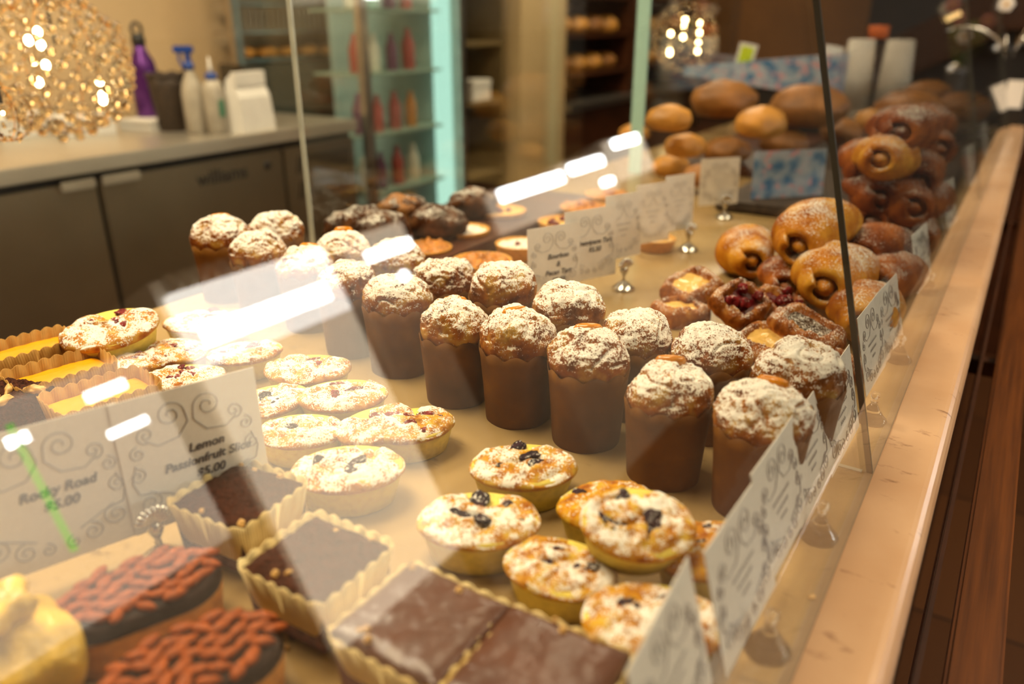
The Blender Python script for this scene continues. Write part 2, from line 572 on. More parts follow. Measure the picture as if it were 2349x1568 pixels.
def inst(name, me, parent=None, loc=(0, 0, 0), rot=(0, 0, 0), s=1.0):
    o = bpy.data.objects.new(name, me)
    COL.objects.link(o)
    o.parent = parent
    o.location = loc
    o.rotation_euler = rot
    o.scale = (s, s, s) if not isinstance(s, tuple) else s
    return o


# u, v of the dome, width in px, apricot (dx, dy in dome radii) or None, what sets it apart
MUFFINS = [
    (1750, 945, 225, (.30, .42), 'front row muffin nearest the right price cards, orange apricot on its shoulder'),
    (1537, 885, 205, (.05, .35), 'second muffin of the front row from the right cards, brown paper cup'),
    (1350, 815, 195, (.0, .30), 'third muffin of the front row from the right, tall and heavily sugared'),
    (1188, 772, 185, (-.1, .2), 'fourth muffin of the front row from the right, cracked open yellow crumb'),
    (1043, 737, 162, (.0, .45), 'fifth muffin of the front row from the right, apricot on the back'),
    (912, 682, 165, None, 'sixth muffin of the front row from the right, above a tall lit paper cup'),
    (797, 648, 135, (-.1, .4), 'seventh muffin of the front row from the right, half in glare'),
    (700, 602, 132, (.1, .5), 'eighth muffin of the front row from the right, under the white glare'),
    (592, 578, 132, None, 'ninth muffin of the front row from the right, second from its far left end'),
    (1840, 862, 215, None, 'back row muffin nearest the right price cards, behind the apricot muffin'),
    (1633, 802, 195, None, 'second muffin of the back row from the right, thick white sugar'),
    (1460, 762, 175, None, 'third muffin of the back row from the right cards'),
    (1302, 708, 175, None, 'fourth muffin of the back row, before the pecan tart card'),
    (1155, 668, 165, None, 'fifth muffin of the back row, dark crust left of the pecan tart card'),
    (1020, 636, 145, None, 'sixth muffin of the back row, before the pecan tarts'),
    (908, 592, 138, None, 'seventh muffin of the back row, half behind the bright glare'),
    (787, 562, 125, (.0, .4), 'eighth muffin of the back row, right of the rear glass edge'),
    (634, 528, 125, None, 'muffin at the far left end of the back row, touching the glass line'),
    (508, 548, 135, (-.1, .5), 'leftmost muffin of all, orange dome before the steel fridge doors'),
]
for i, (u, v, w, ap, lab) in enumerate(MUFFINS):
    p = at(u, v, .085)
    k = w * depth(p) / F / .0815
    k = max(.92, min(1.03, k))
    p.x = min(p.x, -.060 - GL * .085 - .0415 * k)
    t = thing('muffin', lab if 'muffin' in lab else lab, 'muffin', (p.x, p.y, 0), rnd.uniform(0, 6.28), 'tall muffins in brown paper cups')
    inst('paper_cup', CUPS[i % 3], t, s=k)
    d = inst('cake_top', DOMES[(i * 5 + i // 4) % 6], t, s=(k, k, k * rnd.uniform(.97, 1.05)))
    if ap:
        dirv = (RT * ap[0] + hd * ap[1]) * .04
        l = Matrix.Rotation(-t.rotation_euler.z, 3, 'Z') @ Vector((dirv.x, dirv.y, 0))
        rr = math.hypot(l.x, l.y) / .04
        zz = .083 + .031 * math.sqrt(max(0, 1 - rr ** 2)) + .0002
        o = inst('apricot', APRI, t, (l.x * k, l.y * k, zz * k), (0, 0, YAW - t.rotation_euler.z), k)
        nrm = Vector((l.x, l.y, .03)).normalized()
        o.rotation_euler = nrm.to_track_quat('Z', 'Y').to_euler()

# ------------------------------------------------------------------ oval berry cakes
def friand_body():
    m = MB()
    m.lathe([(.030, 0), (.0335, .002), (.038, .020), (.0408, .031), (.0400, .033), (.02, .033)], 64, sx=1.12, sy=.86)
    return mesh('cake_body', m.v, m.f)


def friand_crust(seed, dip=0.0):
    nu, nv = 72, 22
    vs, fs = [], []
    for j in range(nv + 1):
        s = j / nv
        a = s * PI / 2
        r = .0425 * math.cos(a) ** .75 if s < 1 else 0.0001
        z = .0295 + .0105 * math.sin(a) ** .8
        for i in range(nu):
            t = 2 * PI * i / nu
            x, y = r * math.cos(t) * 1.12, r * math.sin(t) * .86
            p = Vector((x, y, z))
            d = .0042 * nz(p, 40, seed) + .002 * nz(p, 110, seed + 5) + .0009 * nz(p, 260, seed)
            d -= .005 * max(0, 1 - abs(nz(p, 30, seed + 11)) / .12) * s
            d -= dip * math.exp(-((x - .004) ** 2 + (y - .024) ** 2) / .00022)
            vs.append((x * (1 + d * 2), y * (1 + d * 2), z + d * min(1, s * 4 + .25)))
    vs2 = len(vs)
    for i in range(nu):
        t = 2 * PI * i / nu
        vs.append((.040 * math.cos(t) * 1.12, .040 * math.sin(t) * .86, .027))
    for j in range(nv):
        for i in range(nu):
            k = (i + 1) % nu
            fs.append((j * nu + i, j * nu + k, (j + 1) * nu + k, (j + 1) * nu + i))
    for i in range(nu):
        k = (i + 1) % nu
        fs.append((vs2 + i, vs2 + k, k, i))
    fs.append(tuple(reversed(range(vs2, vs2 + nu))))
    return mesh('crust', vs, fs)


def berry_mesh(seed):
    m = MB().ball((0, 0, 0), .0058, 20, 12, 1, 1, .8)
    for v in m.v:
        v += v.normalized() * (.0030 * nz(v, 200, seed) + .001 * nz(v, 500, seed))
    return mesh('berry', m.v, m.f)


def setm(me, mat):
    me.materials.append(mat)
    me.polygons.foreach_set('use_smooth', [True] * len(me.polygons))
    return me


FB = setm(friand_body(), YSPONGE)
FC = [setm(friand_crust(2.2), FRI), setm(friand_crust(6.6, .006), FRI), setm(friand_crust(9.4, .010), FRI), setm(friand_crust(14.2), FRI2), setm(friand_crust(19.0, .004), RASP), setm(friand_crust(25.0, .009), RASP)]
BB = [setm(berry_mesh(1), BERRY), setm(berry_mesh(5), BERRY)]
RB = [setm(berry_mesh(3), RBERRY), setm(berry_mesh(8), RBERRY)]


def friand(u, v, z, w, crust, rot, lab, berries, red, group, tilt=(0, 0), base=0.0):
    p = at(u, v, z)
    k = w * depth(p) / F / .0955
    k = max(.85, min(1.08, k))
    t = thing('berry_cake', lab, 'cake', (p.x, p.y, base), YAW + rot, group, tilt)
    inst('cake_body', FB, t, s=k)
    inst('crust', FC[crust], t, s=k)
    r2 = random.Random(int(u * 7 + v))
    for q in range(berries):
        a, r = q * 2.4 + u + r2.uniform(-.4, .4), (.25 + .6 * ((q * .618) % 1))
        x, y = r * .040 * math.cos(a), r * .031 * math.sin(a)
        zz = .0295 + .0105 * (max(0, 1 - r ** 2.4)) ** .45
        s_ = r2.uniform(.8, 1.2)
        inst('berry', (RB if red else BB)[q % 2], t, (x * k, y * k, (zz - .0030) * k), (r2.uniform(-.3, .3), r2.uniform(-.3, .3), r2.uniform(0, 6)), (s_ * k * 1.6, s_ * k * 1.2, s_ * k * .55))
    return t


GB, GR, GX = 'blueberry cakes near the front', 'raspberry cakes beside the lemon card', 'dusted cakes in the glare'
friand(1201, 1055, .035, 253, 1, .05, 'oval blueberry cake standing directly before the middle tall muffin', 5, False, GB)
friand(1098, 1178, .035, 288, 2, .0, 'leftmost blueberry cake of the front cluster, white sugar and dented back edge', 5, False, GB)
friand(1285, 1277, .035, 250, 1, -.45, 'blueberry cake under the left side of the tilted cake', 5, False, GB)
friand(1395, 1135, .035, 230, 3, .3, 'mostly hidden golden cake just behind the tilted cake', 2, False, GB)
friand(1625, 1238, .035, 225, 3, .4, 'orange blueberry cake with little sugar right of the tilted cake', 5, False, GB)
friand(1500, 1405, .035, 335, 0, -.1, 'largest blueberry cake at the bottom, nearest the camera', 4, False, GB)
friand(1452, 1185, .055, 262, 1, .1, 'tilted blueberry cake resting on top of the others', 6, False, GB, tilt=(.30, .08), base=.030)
friand(946, 955, .035, 170, 2, .5, 'notched raspberry cake with bare crust beside the muffin cups', 5, True, GX)
friand(705, 835, .035, 200, 5, .0, 'sugared cake at the back of the hazy group', 3, True, GX)
friand(785, 893, .035, 208, 4, .15, 'sugared cake in the middle of the hazy group', 3, True, GX)
friand(618, 900, .035, 160, 4, .8, 'sugared cake half behind the lemon slice card', 2, False, GX)
friand(688, 968, .035, 200, 4, .0, 'white sugared cake behind the large hazy cake', 2, False, GX)
friand(862, 955, .035, 150, 5, .9, 'small dusted cake left of the notched raspberry cake', 3, True, GX)
friand(798, 1062, .035, 262, 4, .1, 'largest cake of the hazy group above the chocolate slices', 3, False, GX)
friand(258, 745, .055, 215, 5, .5, 'orange-edged raspberry cake before the dark aisle, behind the lemon slices', 4, True, GR, tilt=(.2, -.1), base=.020)
friand(330, 800, .038, 150, 5, .9, 'raspberry cake in the glare right behind the lemon slices', 4, True, GR)
friand(400, 778, .04, 150, 4, -.6, 'raspberry cake with jam streaks left of the big white glare', 4, True, GR)
friand(470, 722, .04, 190, 4, .1, 'pale sugared cake deep in the white glare', 3, True, GR)
friand(420, 848, .036, 185, 5, .1, 'raspberry cake just above the lemon slice card', 5, True, GR)
friand(560, 790, .036, 170, 4, .4, 'white cake washed out by the brightest glare', 3, True, GR)

# ------------------------------------------------------------------ slices in fluted paper trays
def tray_mesh(lx, ly, h, seed, flare=.006):
    """open rectangular tray, scalloped rim"""
    per = []
    c = .008
    n = 44
    pts = []
    for (sx, sy, a0) in ((1, 1, 0), (-1, 1, PI / 2), (-1, -1, PI), (1, -1, 1.5 * PI)):
        for q in range(5):
            a = a0 + q / 4 * PI / 2
            pts.append((sx * (lx / 2 - c) + c * math.cos(a), sy * (ly / 2 - c) + c * math.sin(a)))
    # resample the outline evenly
    ring = []
    L = [0]
    for i in range(len(pts)):
        x0, y0 = pts[i]
        x1, y1 = pts[(i + 1) % len(pts)]
        L.append(L[-1] + math.hypot(x1 - x0, y1 - y0))
    N = 160
    for q in range(N):
        d = L[-1] * q / N
        i = max(k for k in range(len(pts)) if L[k] <= d + 1e-9)
        f = (d - L[i]) / max(1e-9, L[i + 1] - L[i])
        x0, y0 = pts[i]
        x1, y1 = pts[(i + 1) % len(pts)]
        ring.append((x0 + (x1 - x0) * f, y0 + (y1 - y0) * f, d))
    vs, fs = [], []
    lv = [(0, -flare * 1.2, 0), (.5, -flare * .5, 0), (1, 0, 1), (1, -.0008, 1), (.5, -flare * .5 - .001, 0), (.06, -flare * 1.2 - .001, 0)]
    for zf, off, rim in lv:
        for x, y, d in ring:
            k = 1 + off / (min(lx, ly) / 2)
            z = zf * h + (.0035 * abs(math.sin(d * 260 + seed)) if rim else 0)
            vs.append((x + math.copysign(min(abs(x), -off if off < 0 else 0), -x), y + math.copysign(min(abs(y), -off if off < 0 else 0), -y), z))
    R = len(lv)
    for j in range(R - 1):
        for i in range(N):
            k = (i + 1) % N
            fs.append((j * N + i, j * N + k, (j + 1) * N + k, (j + 1) * N + i))
    fs.append(tuple(reversed(range(N))))
    fs.append(tuple(range((R - 1) * N, R * N)))
    return mesh('paper_tray', vs, fs)


def block_mesh(lx, ly, z0, z1, rough, seed, crown=0.0):
    nx, ny = 40, 40
    vs, fs = [], []
    top = {}
    for j in range(ny + 1):
        for i in range(nx + 1):
            x, y = lx * (i / nx - .5), ly * (j / ny - .5)
            e = min(i, nx - i, j, ny - j) / 6
            z = z1 + crown * (1 - (2 * x / lx) ** 2) * (1 - (2 * y / ly) ** 2) - .003 * max(0, 1 - e) ** 2
            z += rough * (nz((x, y, 0), 90, seed) + .6 * nz((x, y, .3), 260, seed))
            xx = x * (1 + rough * 2 * nz((x, y, 5), 60, seed))
            vs.append((xx, y, z))
    idx = lambda i, j: j * (nx + 1) + i
    for j in range(ny):
        for i in range(nx):
            fs.append((idx(i, j), idx(i + 1, j), idx(i + 1, j + 1), idx(i, j + 1)))
    rim = [idx(i, 0) for i in range(nx)] + [idx(nx, j) for j in range(ny)] + [idx(nx - i, ny) for i in range(nx)] + [idx(0, ny - j) for j in range(ny)]
    b = len(vs)
    for q in rim:
        v = vs[q]
        vs.append((v[0] * .92, v[1] * .92, z0))
    n = len(rim)
    for i in range(n):
        k = (i + 1) % n
        fs.append((rim[k], rim[i], b + i, b + k))
    fs.append(tuple(range(b, b + n)))
    return mesh('slice', vs, fs)


LT = setm(tray_mesh(.062, .096, .044, 0), LTRAY)
LB = setm(block_mesh(.056, .090, .004, .036, .0006, 3, .002), LEMON)
for (u, v, lab) in ((62, 806, 'bright yellow lemon slice in paper tray, farthest back of the three'),
                    (140, 860, 'bright yellow lemon slice in paper tray, middle one of the three'),
                    (235, 912, 'bright yellow lemon slice in paper tray, nearest the lemon price card')):
    p = at(u, v, .036)
    t = thing('lemon_slice', lab, 'cake slice', (p.x, p.y, 0), -math.radians(9), 'lemon slices in fluted trays')
    inst('paper_tray', LT, t)
    inst('slice', LB, t)
CT = setm(tray_mesh(.076, .074, .046, 1.2, .008), TRAY)
CS = setm(block_mesh(.068, .066, .004, .048, .0022, 8), CAKEB)
CG = setm(block_mesh(.070, .068, .004, .047, .0008, 14), GANACHE)
CRUMB = setm(berry_mesh(12), NUT)
for (u, v, top, lab, rz) in ((548, 1128, CS, 'dark chocolate slice in pale paper tray under the lemon card', .08),
                             (728, 1272, CS, 'dark chocolate slice in pale paper tray, middle of the chocolate row', .02),
                             (968, 1420, CG, 'smooth brown iced slice in paper tray left of the blueberry cakes', .0),
                             (1235, 1540, CG, 'brown iced slice at the bottom edge before the largest blueberry cake', .04)):
    p = at(u, v, .047)
    k = 1.0 if top is CS else 1.08
    t = thing('chocolate_slice', lab, 'cake slice', (p.x, p.y, 0), rz, 'chocolate slices in trays')
    inst('paper_tray', CT, t, s=k if top is CS else (k, k, k * .9))
    inst('slice', top, t, s=k)
    for q in range(5):
        inst('nut_crumb', CRUMB, t, (rnd.uniform(-.032, .032) * k, rnd.choice((-.033, .033)) * k * rnd.uniform(.7, 1), .0475 * k), (rnd.random(), 0, rnd.random()), rnd.uniform(.25, .45))

# rocky road chunk with nuts
p = at(10, 950, .02)
t = thing('rocky_road', 'dark chocolate chunk with pale nuts at the left edge below the lemon slices', 'cake slice', (p.x, p.y, 0), .2)
bm_ = block_mesh(.06, .07, 0, .042, .004, 31)
link('slice', bm_, CAKEB, t)
for q in range(7):
    inst('nut', setm(berry_mesh(40 + q), NUT), t, (rnd.uniform(-.022, .026), rnd.uniform(-.03, .03), .042), (rnd.random() * 3, 0, rnd.random() * 3), (1.6, .9, .8))

# almond topped ovals
m = MB()
m.ball((0, 0, 0), .0098, 14, 8, 1, .5, .35)
for v in m.v:
    v.y *= 1 - .45 * max(0, v.x / .0098)
AM = setm(mesh('almond', m.v, m.f), ALMOND)


def stadium(lx, ly, n=96):
    out = []
    r = ly / 2
    for i in range(n):
        a = 2 * PI * i / n
        out.append((math.copysign(lx / 2 - r, math.cos(a)) * (1 if abs(math.cos(a)) > 1e-6 else 0) + r * math.cos(a), r * math.sin(a)))
    return out


def oval(lv, name):
    vs, fs = [], []
    n = 96
    for lx, ly, z in lv:
        vs += [(x, y, z) for x, y in stadium(lx, ly, n)]
    for j in range(len(lv) - 1):
        for i in range(n):
            k = (i + 1) % n
            fs.append((j * n + i, j * n + k, (j + 1) * n + k, (j + 1) * n + i))
    fs += [tuple(reversed(range(n))), tuple(range((len(lv) - 1) * n, len(lv) * n))]
    return mesh(name, vs, fs)


AB = setm(oval([(.088, .052, 0), (.092, .056, .002), (.098, .060, .028), (.097, .059, .030)], 'base'), BISCUIT)
AC = setm(oval([(.096, .058, .0295), (.0985, .0605, .031), (.096, .058, .038), (.090, .052, .040)], 'chocolate_layer'), CHOC)
for (u, v, lab) in ((318, 1338, 'almond-topped chocolate oval cake just below the silver card holder'),
                    (445, 1500, 'almond-topped chocolate oval cake at the bottom edge of the picture')):
    p = at(u, v, .042)
    t = thing('almond_cake', lab, 'cake', (p.x, p.y, 0), PI / 2 - math.radians(22), 'almond topped oval cakes')
    inst('base', AB, t)
    inst('chocolate_layer', AC, t)
    r2 = random.Random(int(u))
    for gx in range(-3, 4):
        for gy in range(-2, 3):
            for h_ in (0, 1):
                x = gx * .0175 + h_ * .0088 + r2.uniform(-.0012, .0012)
                y = gy * .0120 + h_ * .006 + r2.uniform(-.001, .001)
                lim = .026
                xx = max(0, abs(x) - .0195)
                if math.hypot(xx, y) < lim and abs(x) < .047:
                    inst('almond', AM, t, (x, y, .0415 + r2.uniform(0, .0012)), (r2.uniform(-.1, .1), r2.uniform(-.1, .1), r2.uniform(-.6, .6) + (.5 if gx % 2 else -.3)), r2.uniform(.74, .92))
# wrapped cake in the bottom left corner
p = at(28, 1500, .03)
t = thing('wrapped_cake', 'yellow wrapped cake in the bottom left corner beside the almond cakes', 'cake', (p.x, p.y, 0), .6)
m = MB().ball((0, 0, .028), .036, 48, 24, 1.15, .95, .78)
for v in m.v:
    v += Vector((v.x, v.y, v.z - .028)).normalized() * (.006 * nz(v, 45, 3) + .003 * nz(v, 120, 6))
    v.z = max(v.z, 0)
m.build('wrapper', GOLDF, t, True)
m = MB().lathe([(.012, .052), (.018, .064), (.014, .074), (.001, .066)], 24, rf=lambda a, j: 1 + .25 * math.sin(5 * a + j))
m.build('twist', GOLDF, t, True)

# ------------------------------------------------------------------ tarts behind the muffins
SHELL = setm((lambda m: mesh('shell', m.v, m.f))(MB().lathe([(.030, 0), (.033, .001), (.040, .024), (.0405, .026), (.0375, .026), (.036, .019), (.001, .018)], 64, rf=lambda a, j: 1 + .018 * math.sin(24 * a))), PASTRY)


def fill_mesh(name, seed, amp, z, fine):
    m = MB()
    m.lathe([(.0365, .016)] + [(.0368 * (1 - j / 14), z + .003 * (1 - (1 - j / 14) ** 2)) for j in range(14)] + [(.0002, z + .003)], 56)
    for v in m.v:
        if v.z > .017:
            v.z += amp * nz(v, fine, seed) + amp * .5 * nz(v, fine * 2.3, seed)
    return mesh(name, m.v, m.f)


PF = setm(fill_mesh('filling', 2, .0085, .024, 110), PECAN)
FF = setm(fill_mesh('filling', 6, .0022, .023, 70), FRANG)
YF = setm(fill_mesh('filling', 9, .0008, .022, 60), CUSTARD)
TARTS = [(978, 572, 118, PF, 0, 'pecan tart left of the others, beside the second glare'), (1106, 606, 138, PF, 0, 'pecan tart standing behind the darkest back row muffin'),
         (1222, 628, 110, PF, 0, 'pecan tart half behind the pecan tart card'),
         (1064, 534, 120, FF, 1, 'frangipane tart with one red berry, left of the pair'), (1192, 562, 112, FF, 1, 'frangipane tart with one red berry, just left of the cards'),
         (1148, 492, 118, YF, 6, 'yellow custard tart with dark berries behind the frangipane tarts'), (1290, 514, 112, YF, 6, 'custard berry tart close behind the frangipane card'),
         (1340, 482, 110, PF, 4, 'brown glazed fruit tart behind the row of cards'), (1392, 452, 100, PF, 4, 'brown glazed fruit tart under the small round light'),
         (1505, 545, 90, YF, 2, 'yellow tart peeking out behind the tilted cards')]
for (u, v, w, fm, nb, lab) in TARTS:
    p = at(u, v, .022)
    k = max(.85, min(1.25, w * depth(p) / F / .081))
    t = thing('tart', lab, 'tart', (p.x, p.y, 0), rnd.uniform(0, 6), 'small round tarts')
    inst('shell', SHELL, t, s=k)
    inst('filling', fm, t, s=k)
    for q in range(nb):
        a = rnd.uniform(0, 6.28)
        r = .012 if nb == 1 else rnd.uniform(.004, .026)
        inst('berry', RB[q % 2], t, (r * math.cos(a) * k, r * math.sin(a) * k, .026 * k), (0, 0, a), 1.0)

# dark loaf cakes at the back
t = thing('loaf_tray', 'low dark tray under the dark loaves at the rear', 'tray', (-.86, 1.16, 0))
MB().box(-.115, .13, -.22, .34, 0, .022).build('tray', DARKW, t, bevel=.003)
def lump(name, sx, sy, sz, seed, amp, mat, label, cat, loc, rz, group, n=40, flat=.25):
    m = MB().ball((0, 0, 0), 1, n, n // 2)
    for v in m.v:
        d = v.normalized()
        e = 1 + amp * (nz(d, 2.1, seed) + .5 * nz(d, 5, seed + 3))
        v.x, v.y, v.z = d.x * sx * e, d.y * sy * e, max(d.z * sz * e, -sz * (1 - flat)) + sz * (1 - flat)
    o = m.build(name, mat, None, True)
    o.location = loc
    o.rotation_euler = (0, 0, rz)
    return tag(o, label, cat, group)


GLF = 'dark loaf cakes at the rear'
for i, (u, v, w, z, mat, lab) in enumerate([(755, 492, 110, 0, LOAF, 'dusty dark loaf beside the rear glass edge'), (828, 462, 110, 0, LOAF, 'dark sugared loaf, tallest of the rear loaves'),
                                            (915, 478, 105, 0, BREADD, 'orange-brown bun between the rear dark loaves'), (880, 520, 120, 0, LOAF, 'flat dusty loaf before the orange-brown bun'),
                                            (1005, 505, 130, 0, LOAF, 'dark seeded loaf left of the custard tart'), (1085, 462, 110, 0, LOAF, 'brown loaf under the teal fridge glow'),
                                            (790, 520, 90, 0, LOAF, 'small dark loaf near the rear glass edge')]):
    z = .022
    p = at(u, v, .052)
    k = w * depth(p) / F / 2
    p.x = max(p.x, -.955 + k * .6)
    lump('loaf_cake', k * 1.05, k * .75, .032, i * 3.3, .16, mat, lab, 'loaf cake', (p.x, p.y, z), YAW + rnd.uniform(-.4, .4), GLF)

# ------------------------------------------------------------------ rolled pastries and danishes
def roll_mesh(seed, L=.092, turns=1.2, R=.036, th=.0135):
    NT_, NY = 84, 30
    vs, fs = [], []
    T = turns * 2 * PI
    pitch = (R - .021) / T
    for j in range(NY + 1):
        s = j / NY
        y0 = (s - .5) * 2
        sc_ = (1 - .42 * abs(y0) ** 3.2)
        for side in (0, 1):
            for i in range(NT_ + 1):
                f = i / NT_
                a = f * T
                r = .021 + pitch * a
                r += (th * .46 if side == 0 else -th * .46)
                if side == 0 and f > .97:
                    r -= th * .3 * (f - .97) / .03
                prot = (1 - f) * .018 * y0 * (1 if abs(y0) > .5 else abs(y0) * 2)
                r = max(r, .0008) * sc_
                x, z = r * math.cos(a + 2.2), r * math.sin(a + 2.2) * .86
                p = Vector((x, y0 * L / 2 * (1 - .1 * (r / R) ** 2) + prot, z))
                p += Vector((x, 0, z)).normalized() * (.0022 * nz(p, 40, seed) + .0007 * math.sin(y0 * 9 + a))
                p.x += .010 * y0 * y0
                vs.append(p)
    M = 2 * (NT_ + 1)
    W = NT_ + 1
    for j in range(NY):
        for i in range(NT_):
            a = j * M + i
            fs.append((a, a + M, a + M + 1, a + 1))
            b_ = j * M + W + i
            fs.append((b_, b_ + 1, b_ + M + 1, b_ + M))
        for i in (0, NT_):
            a, b_ = j * M + i, j * M + W + i
            q = (a, b_, b_ + M, a + M)
            fs.append(q if i == 0 else q[::-1])
    for j in (0, NY):
        for i in range(NT_):
            a, b_ = j * M + i, j * M + W + i
            q = (a, a + 1, b_ + 1, b_)
            fs.append(q if j == 0 else q[::-1])
    return mesh('pastry_roll', vs, fs)


RMS = [setm(roll_mesh(2.5), ROLL), setm(roll_mesh(6.1, .100, 1.3), ROLL), setm(roll_mesh(9.9, .092, 1.15), ROLLD)]


def core_mesh(mat):
    m = MB().ball((0, 0, 0), 1, 28, 18)
    for v in m.v:
        d = v.copy()
        e = 1 + .10 * nz(d, 2.5, 3.3)
        v.x, v.y, v.z = d.x * .0165 * e + .012 * d.y * d.y, d.y * .057, d.z * .0150 * e
    return setm(mesh('coil_core', m.v, m.f), mat)


CORES = [core_mesh(ROLL), core_mesh(ROLL), core_mesh(ROLLD)]


def proll(u, v, z, rz, kind, k, lab, group, tilt=(0, 0)):
    p = at(u, v, z)
    p.x = min(p.x, -.062 - GL * (z + .02) - .040 * k)
    o = inst('pastry_roll', RMS[kind], None, (p.x, p.y, z), (tilt[0], tilt[1], rz), k)
    inst('coil_core', CORES[kind], o)
    return tag(o, lab, 'pastry', group)


GP = 'rolled pastries before the glass joint'
proll(1865, 530, .096, -.22, 1, 1.28, 'big sugared pastry roll on top of the pile, coil facing left', GP, (.12, 0))
proll(1912, 632, .056, -.15, 0, 1.28, 'pastry roll under the top one, behind the dark glass joint', GP)
proll(1712, 575, .036, .25, 1, 1.15, 'reddish brown pastry roll at the left of the pile', GP)
proll(2010, 575, .062, -.3, 2, 1.15, 'dusty brown pastry roll right of the top one beyond the joint', GP)
proll(2050, 640, .036, -.2, 2, 1.15, 'brown pastry roll beside the second pair of cards', GP)
proll(1985, 715, .034, -.05, 0, 1.1, 'sugared pastry roll at the bottom of the pile behind the joint', GP)
proll(1800, 640, .032, .1, 2, .95, 'shaded pastry roll at the foot of the pile', GP)
GQ = 'dark rolls piled in the far case'
far = [(2030, 365, .16, 0, 'far roll with a golden coil facing the camera'), (2110, 400, .12, 2, 'far roll right of the golden coil'), (2000, 440, .10, 2, 'far roll below the golden coil beside the joint'),
       (2070, 470, .085, 2, 'dark far roll low in the middle of the pile'), (2130, 465, .06, 2, 'dark far roll beside the tall narrow card'), (2010, 510, .05, 2, 'dark far roll just above the sugared pile'),
       (2085, 535, .035, 2, 'dark far roll at the foot of the far pile'), (1985, 375, .14, 2, 'far roll left of the golden coil behind the joint'), (2150, 345, .14, 2, 'far roll high on the right of the pile'),
       (2180, 290, .18, 2, 'far roll near the end of the case'), (2100, 300, .2, 2, 'topmost roll of the far pile'), (2055, 300, .19, 2, 'far roll behind the golden coil')]
for i, (u, v, z, kd, lab) in enumerate(far):
    proll(u, v, z, .1 + rnd.uniform(-.35, .25), kd, 1.22, lab, GQ, (rnd.uniform(-.15, .15), 0))
# support tray under the far pile: stepped baskets
t = thing('bread_basket', 'dark wicker basket tray under the far pile of rolls', 'basket', (-.30, 2.15, 0))
MB().box(-.22, .19, -.55, 1.15, 0, .022).build('tray', WICKER, t, bevel=.006)


def danish(u, v, z, rz, k, lab, fill, tilt=(0, 0), long=1.0, spin=0.0):
    p = at(u, v, z)
    t = thing('danish_pastry', lab, 'pastry', (p.x, p.y, max(0, z - .018)), rz, 'filled danish pastries', tilt)
    N = 36
    vs, fs = [], []
    seed = u * .01
    for j in range(N + 1):
        for i in range(N + 1):
            a, b_ = i / N * 2 - 1, j / N * 2 - 1
            q = max(abs(a), abs(b_))
            x, y = a * .042 * (1 - .17 * b_ * b_ + .06 * nz((a, b_, 0), 2.2, seed)), b_ * .042 * long * (1 - .17 * a * a + .06 * nz((a, b_, 4), 2.2, seed))
            zt = .010 + .022 * (1 - q ** 4) ** .5 - .016 * max(0, 1 - (q / .62) ** 4)
            zt += .006 * nz((x, y, 0), 50, seed) + .002 * nz((x, y, 0), 130, seed) + .0012 * math.sin((abs(a) + abs(b_)) * 30)
            vs.append((x, y, zt))
    id_ = lambda i, j: j * (N + 1) + i
    for j in range(N):
        for i in range(N):
            fs.append((id_(i, j), id_(i + 1, j), id_(i + 1, j + 1), id_(i, j + 1)))
    rim = [id_(i, 0) for i in range(N)] + [id_(N, j) for j in range(N)] + [id_(N - i, N) for i in range(N)] + [id_(0, N - j) for j in range(N)]
    b0 = len(vs)
    for q in rim:
        vs.append((vs[q][0] * .93, vs[q][1] * .93, 0))
    n_ = len(rim)
    for i in range(n_):
        k_ = (i + 1) % n_
        fs.append((rim[k_], rim[i], b0 + i, b0 + k_))
    fs.append(tuple(range(b0, b0 + n_)))
    o = link('crust', mesh('crust', vs, fs), DAN, t)
    o.scale = (k, k, k)
    o.rotation_euler = (0, 0, spin)
    m = MB()
    m.lathe([(.029, .012), (.030, .019)] + [(.029 * (1 - q / 8), .022 + .003 * q / 8) for q in range(8)] + [(.0002, .0255)], 36)
    for v_ in m.v:
        if v_.z > .014:
            v_.z += .004 * nz(v_, 90, seed)
        v_.y *= long * 1.02
        a = math.atan2(v_.y / long, v_.x)
        sq = 1 / max(abs(math.cos(a)), abs(math.sin(a))) ** .6
        v_.x *= sq
        v_.y *= sq
    f = m.build('filling', fill, t, True)
    f.scale = (k, k, k)
    f.rotation_euler = (0, 0, spin)
    if fill is JAM:
        for q in range(6):
            inst('berry', RB[q % 2], t, (rnd.uniform(-.02, .02), rnd.uniform(-.02, .02), .025), (0, 0, q), 1.1)
    return t


danish(1695, 678, .050, YAW, .80, 'square danish with dark red berries tilted toward the camera', JAM, (.55, .1), 1.0, .75)
danish(1590, 650, .034, YAW, .92, 'pale custard danish with burnt corner left of the berry one', CUSTARD, (.25, -.25), 1.0, .5)
danish(1560, 705, .018, .9, .85, 'sugared danish low behind the back row muffins', CUSTARD)
danish(1755, 775, .024, YAW - .7, .82, 'braided golden danish behind the back row muffins', CUSTARD, (.1, .1), 1.25)
danish(1850, 738, .040, YAW + .65, .74, 'long dark poppy seed danish before the glass joint', POPPY, (.25, -.1), 1.5)
danish(1900, 812, .022, YAW + .6, .70, 'dark poppy seed danish closest to the price cards', POPPY, (.1, 0), 1.35)
danish(1785, 690, .034, YAW + .3, .85, 'red jam danish between the berry square and the rolls', JAM, (.3, .1), 1.1)

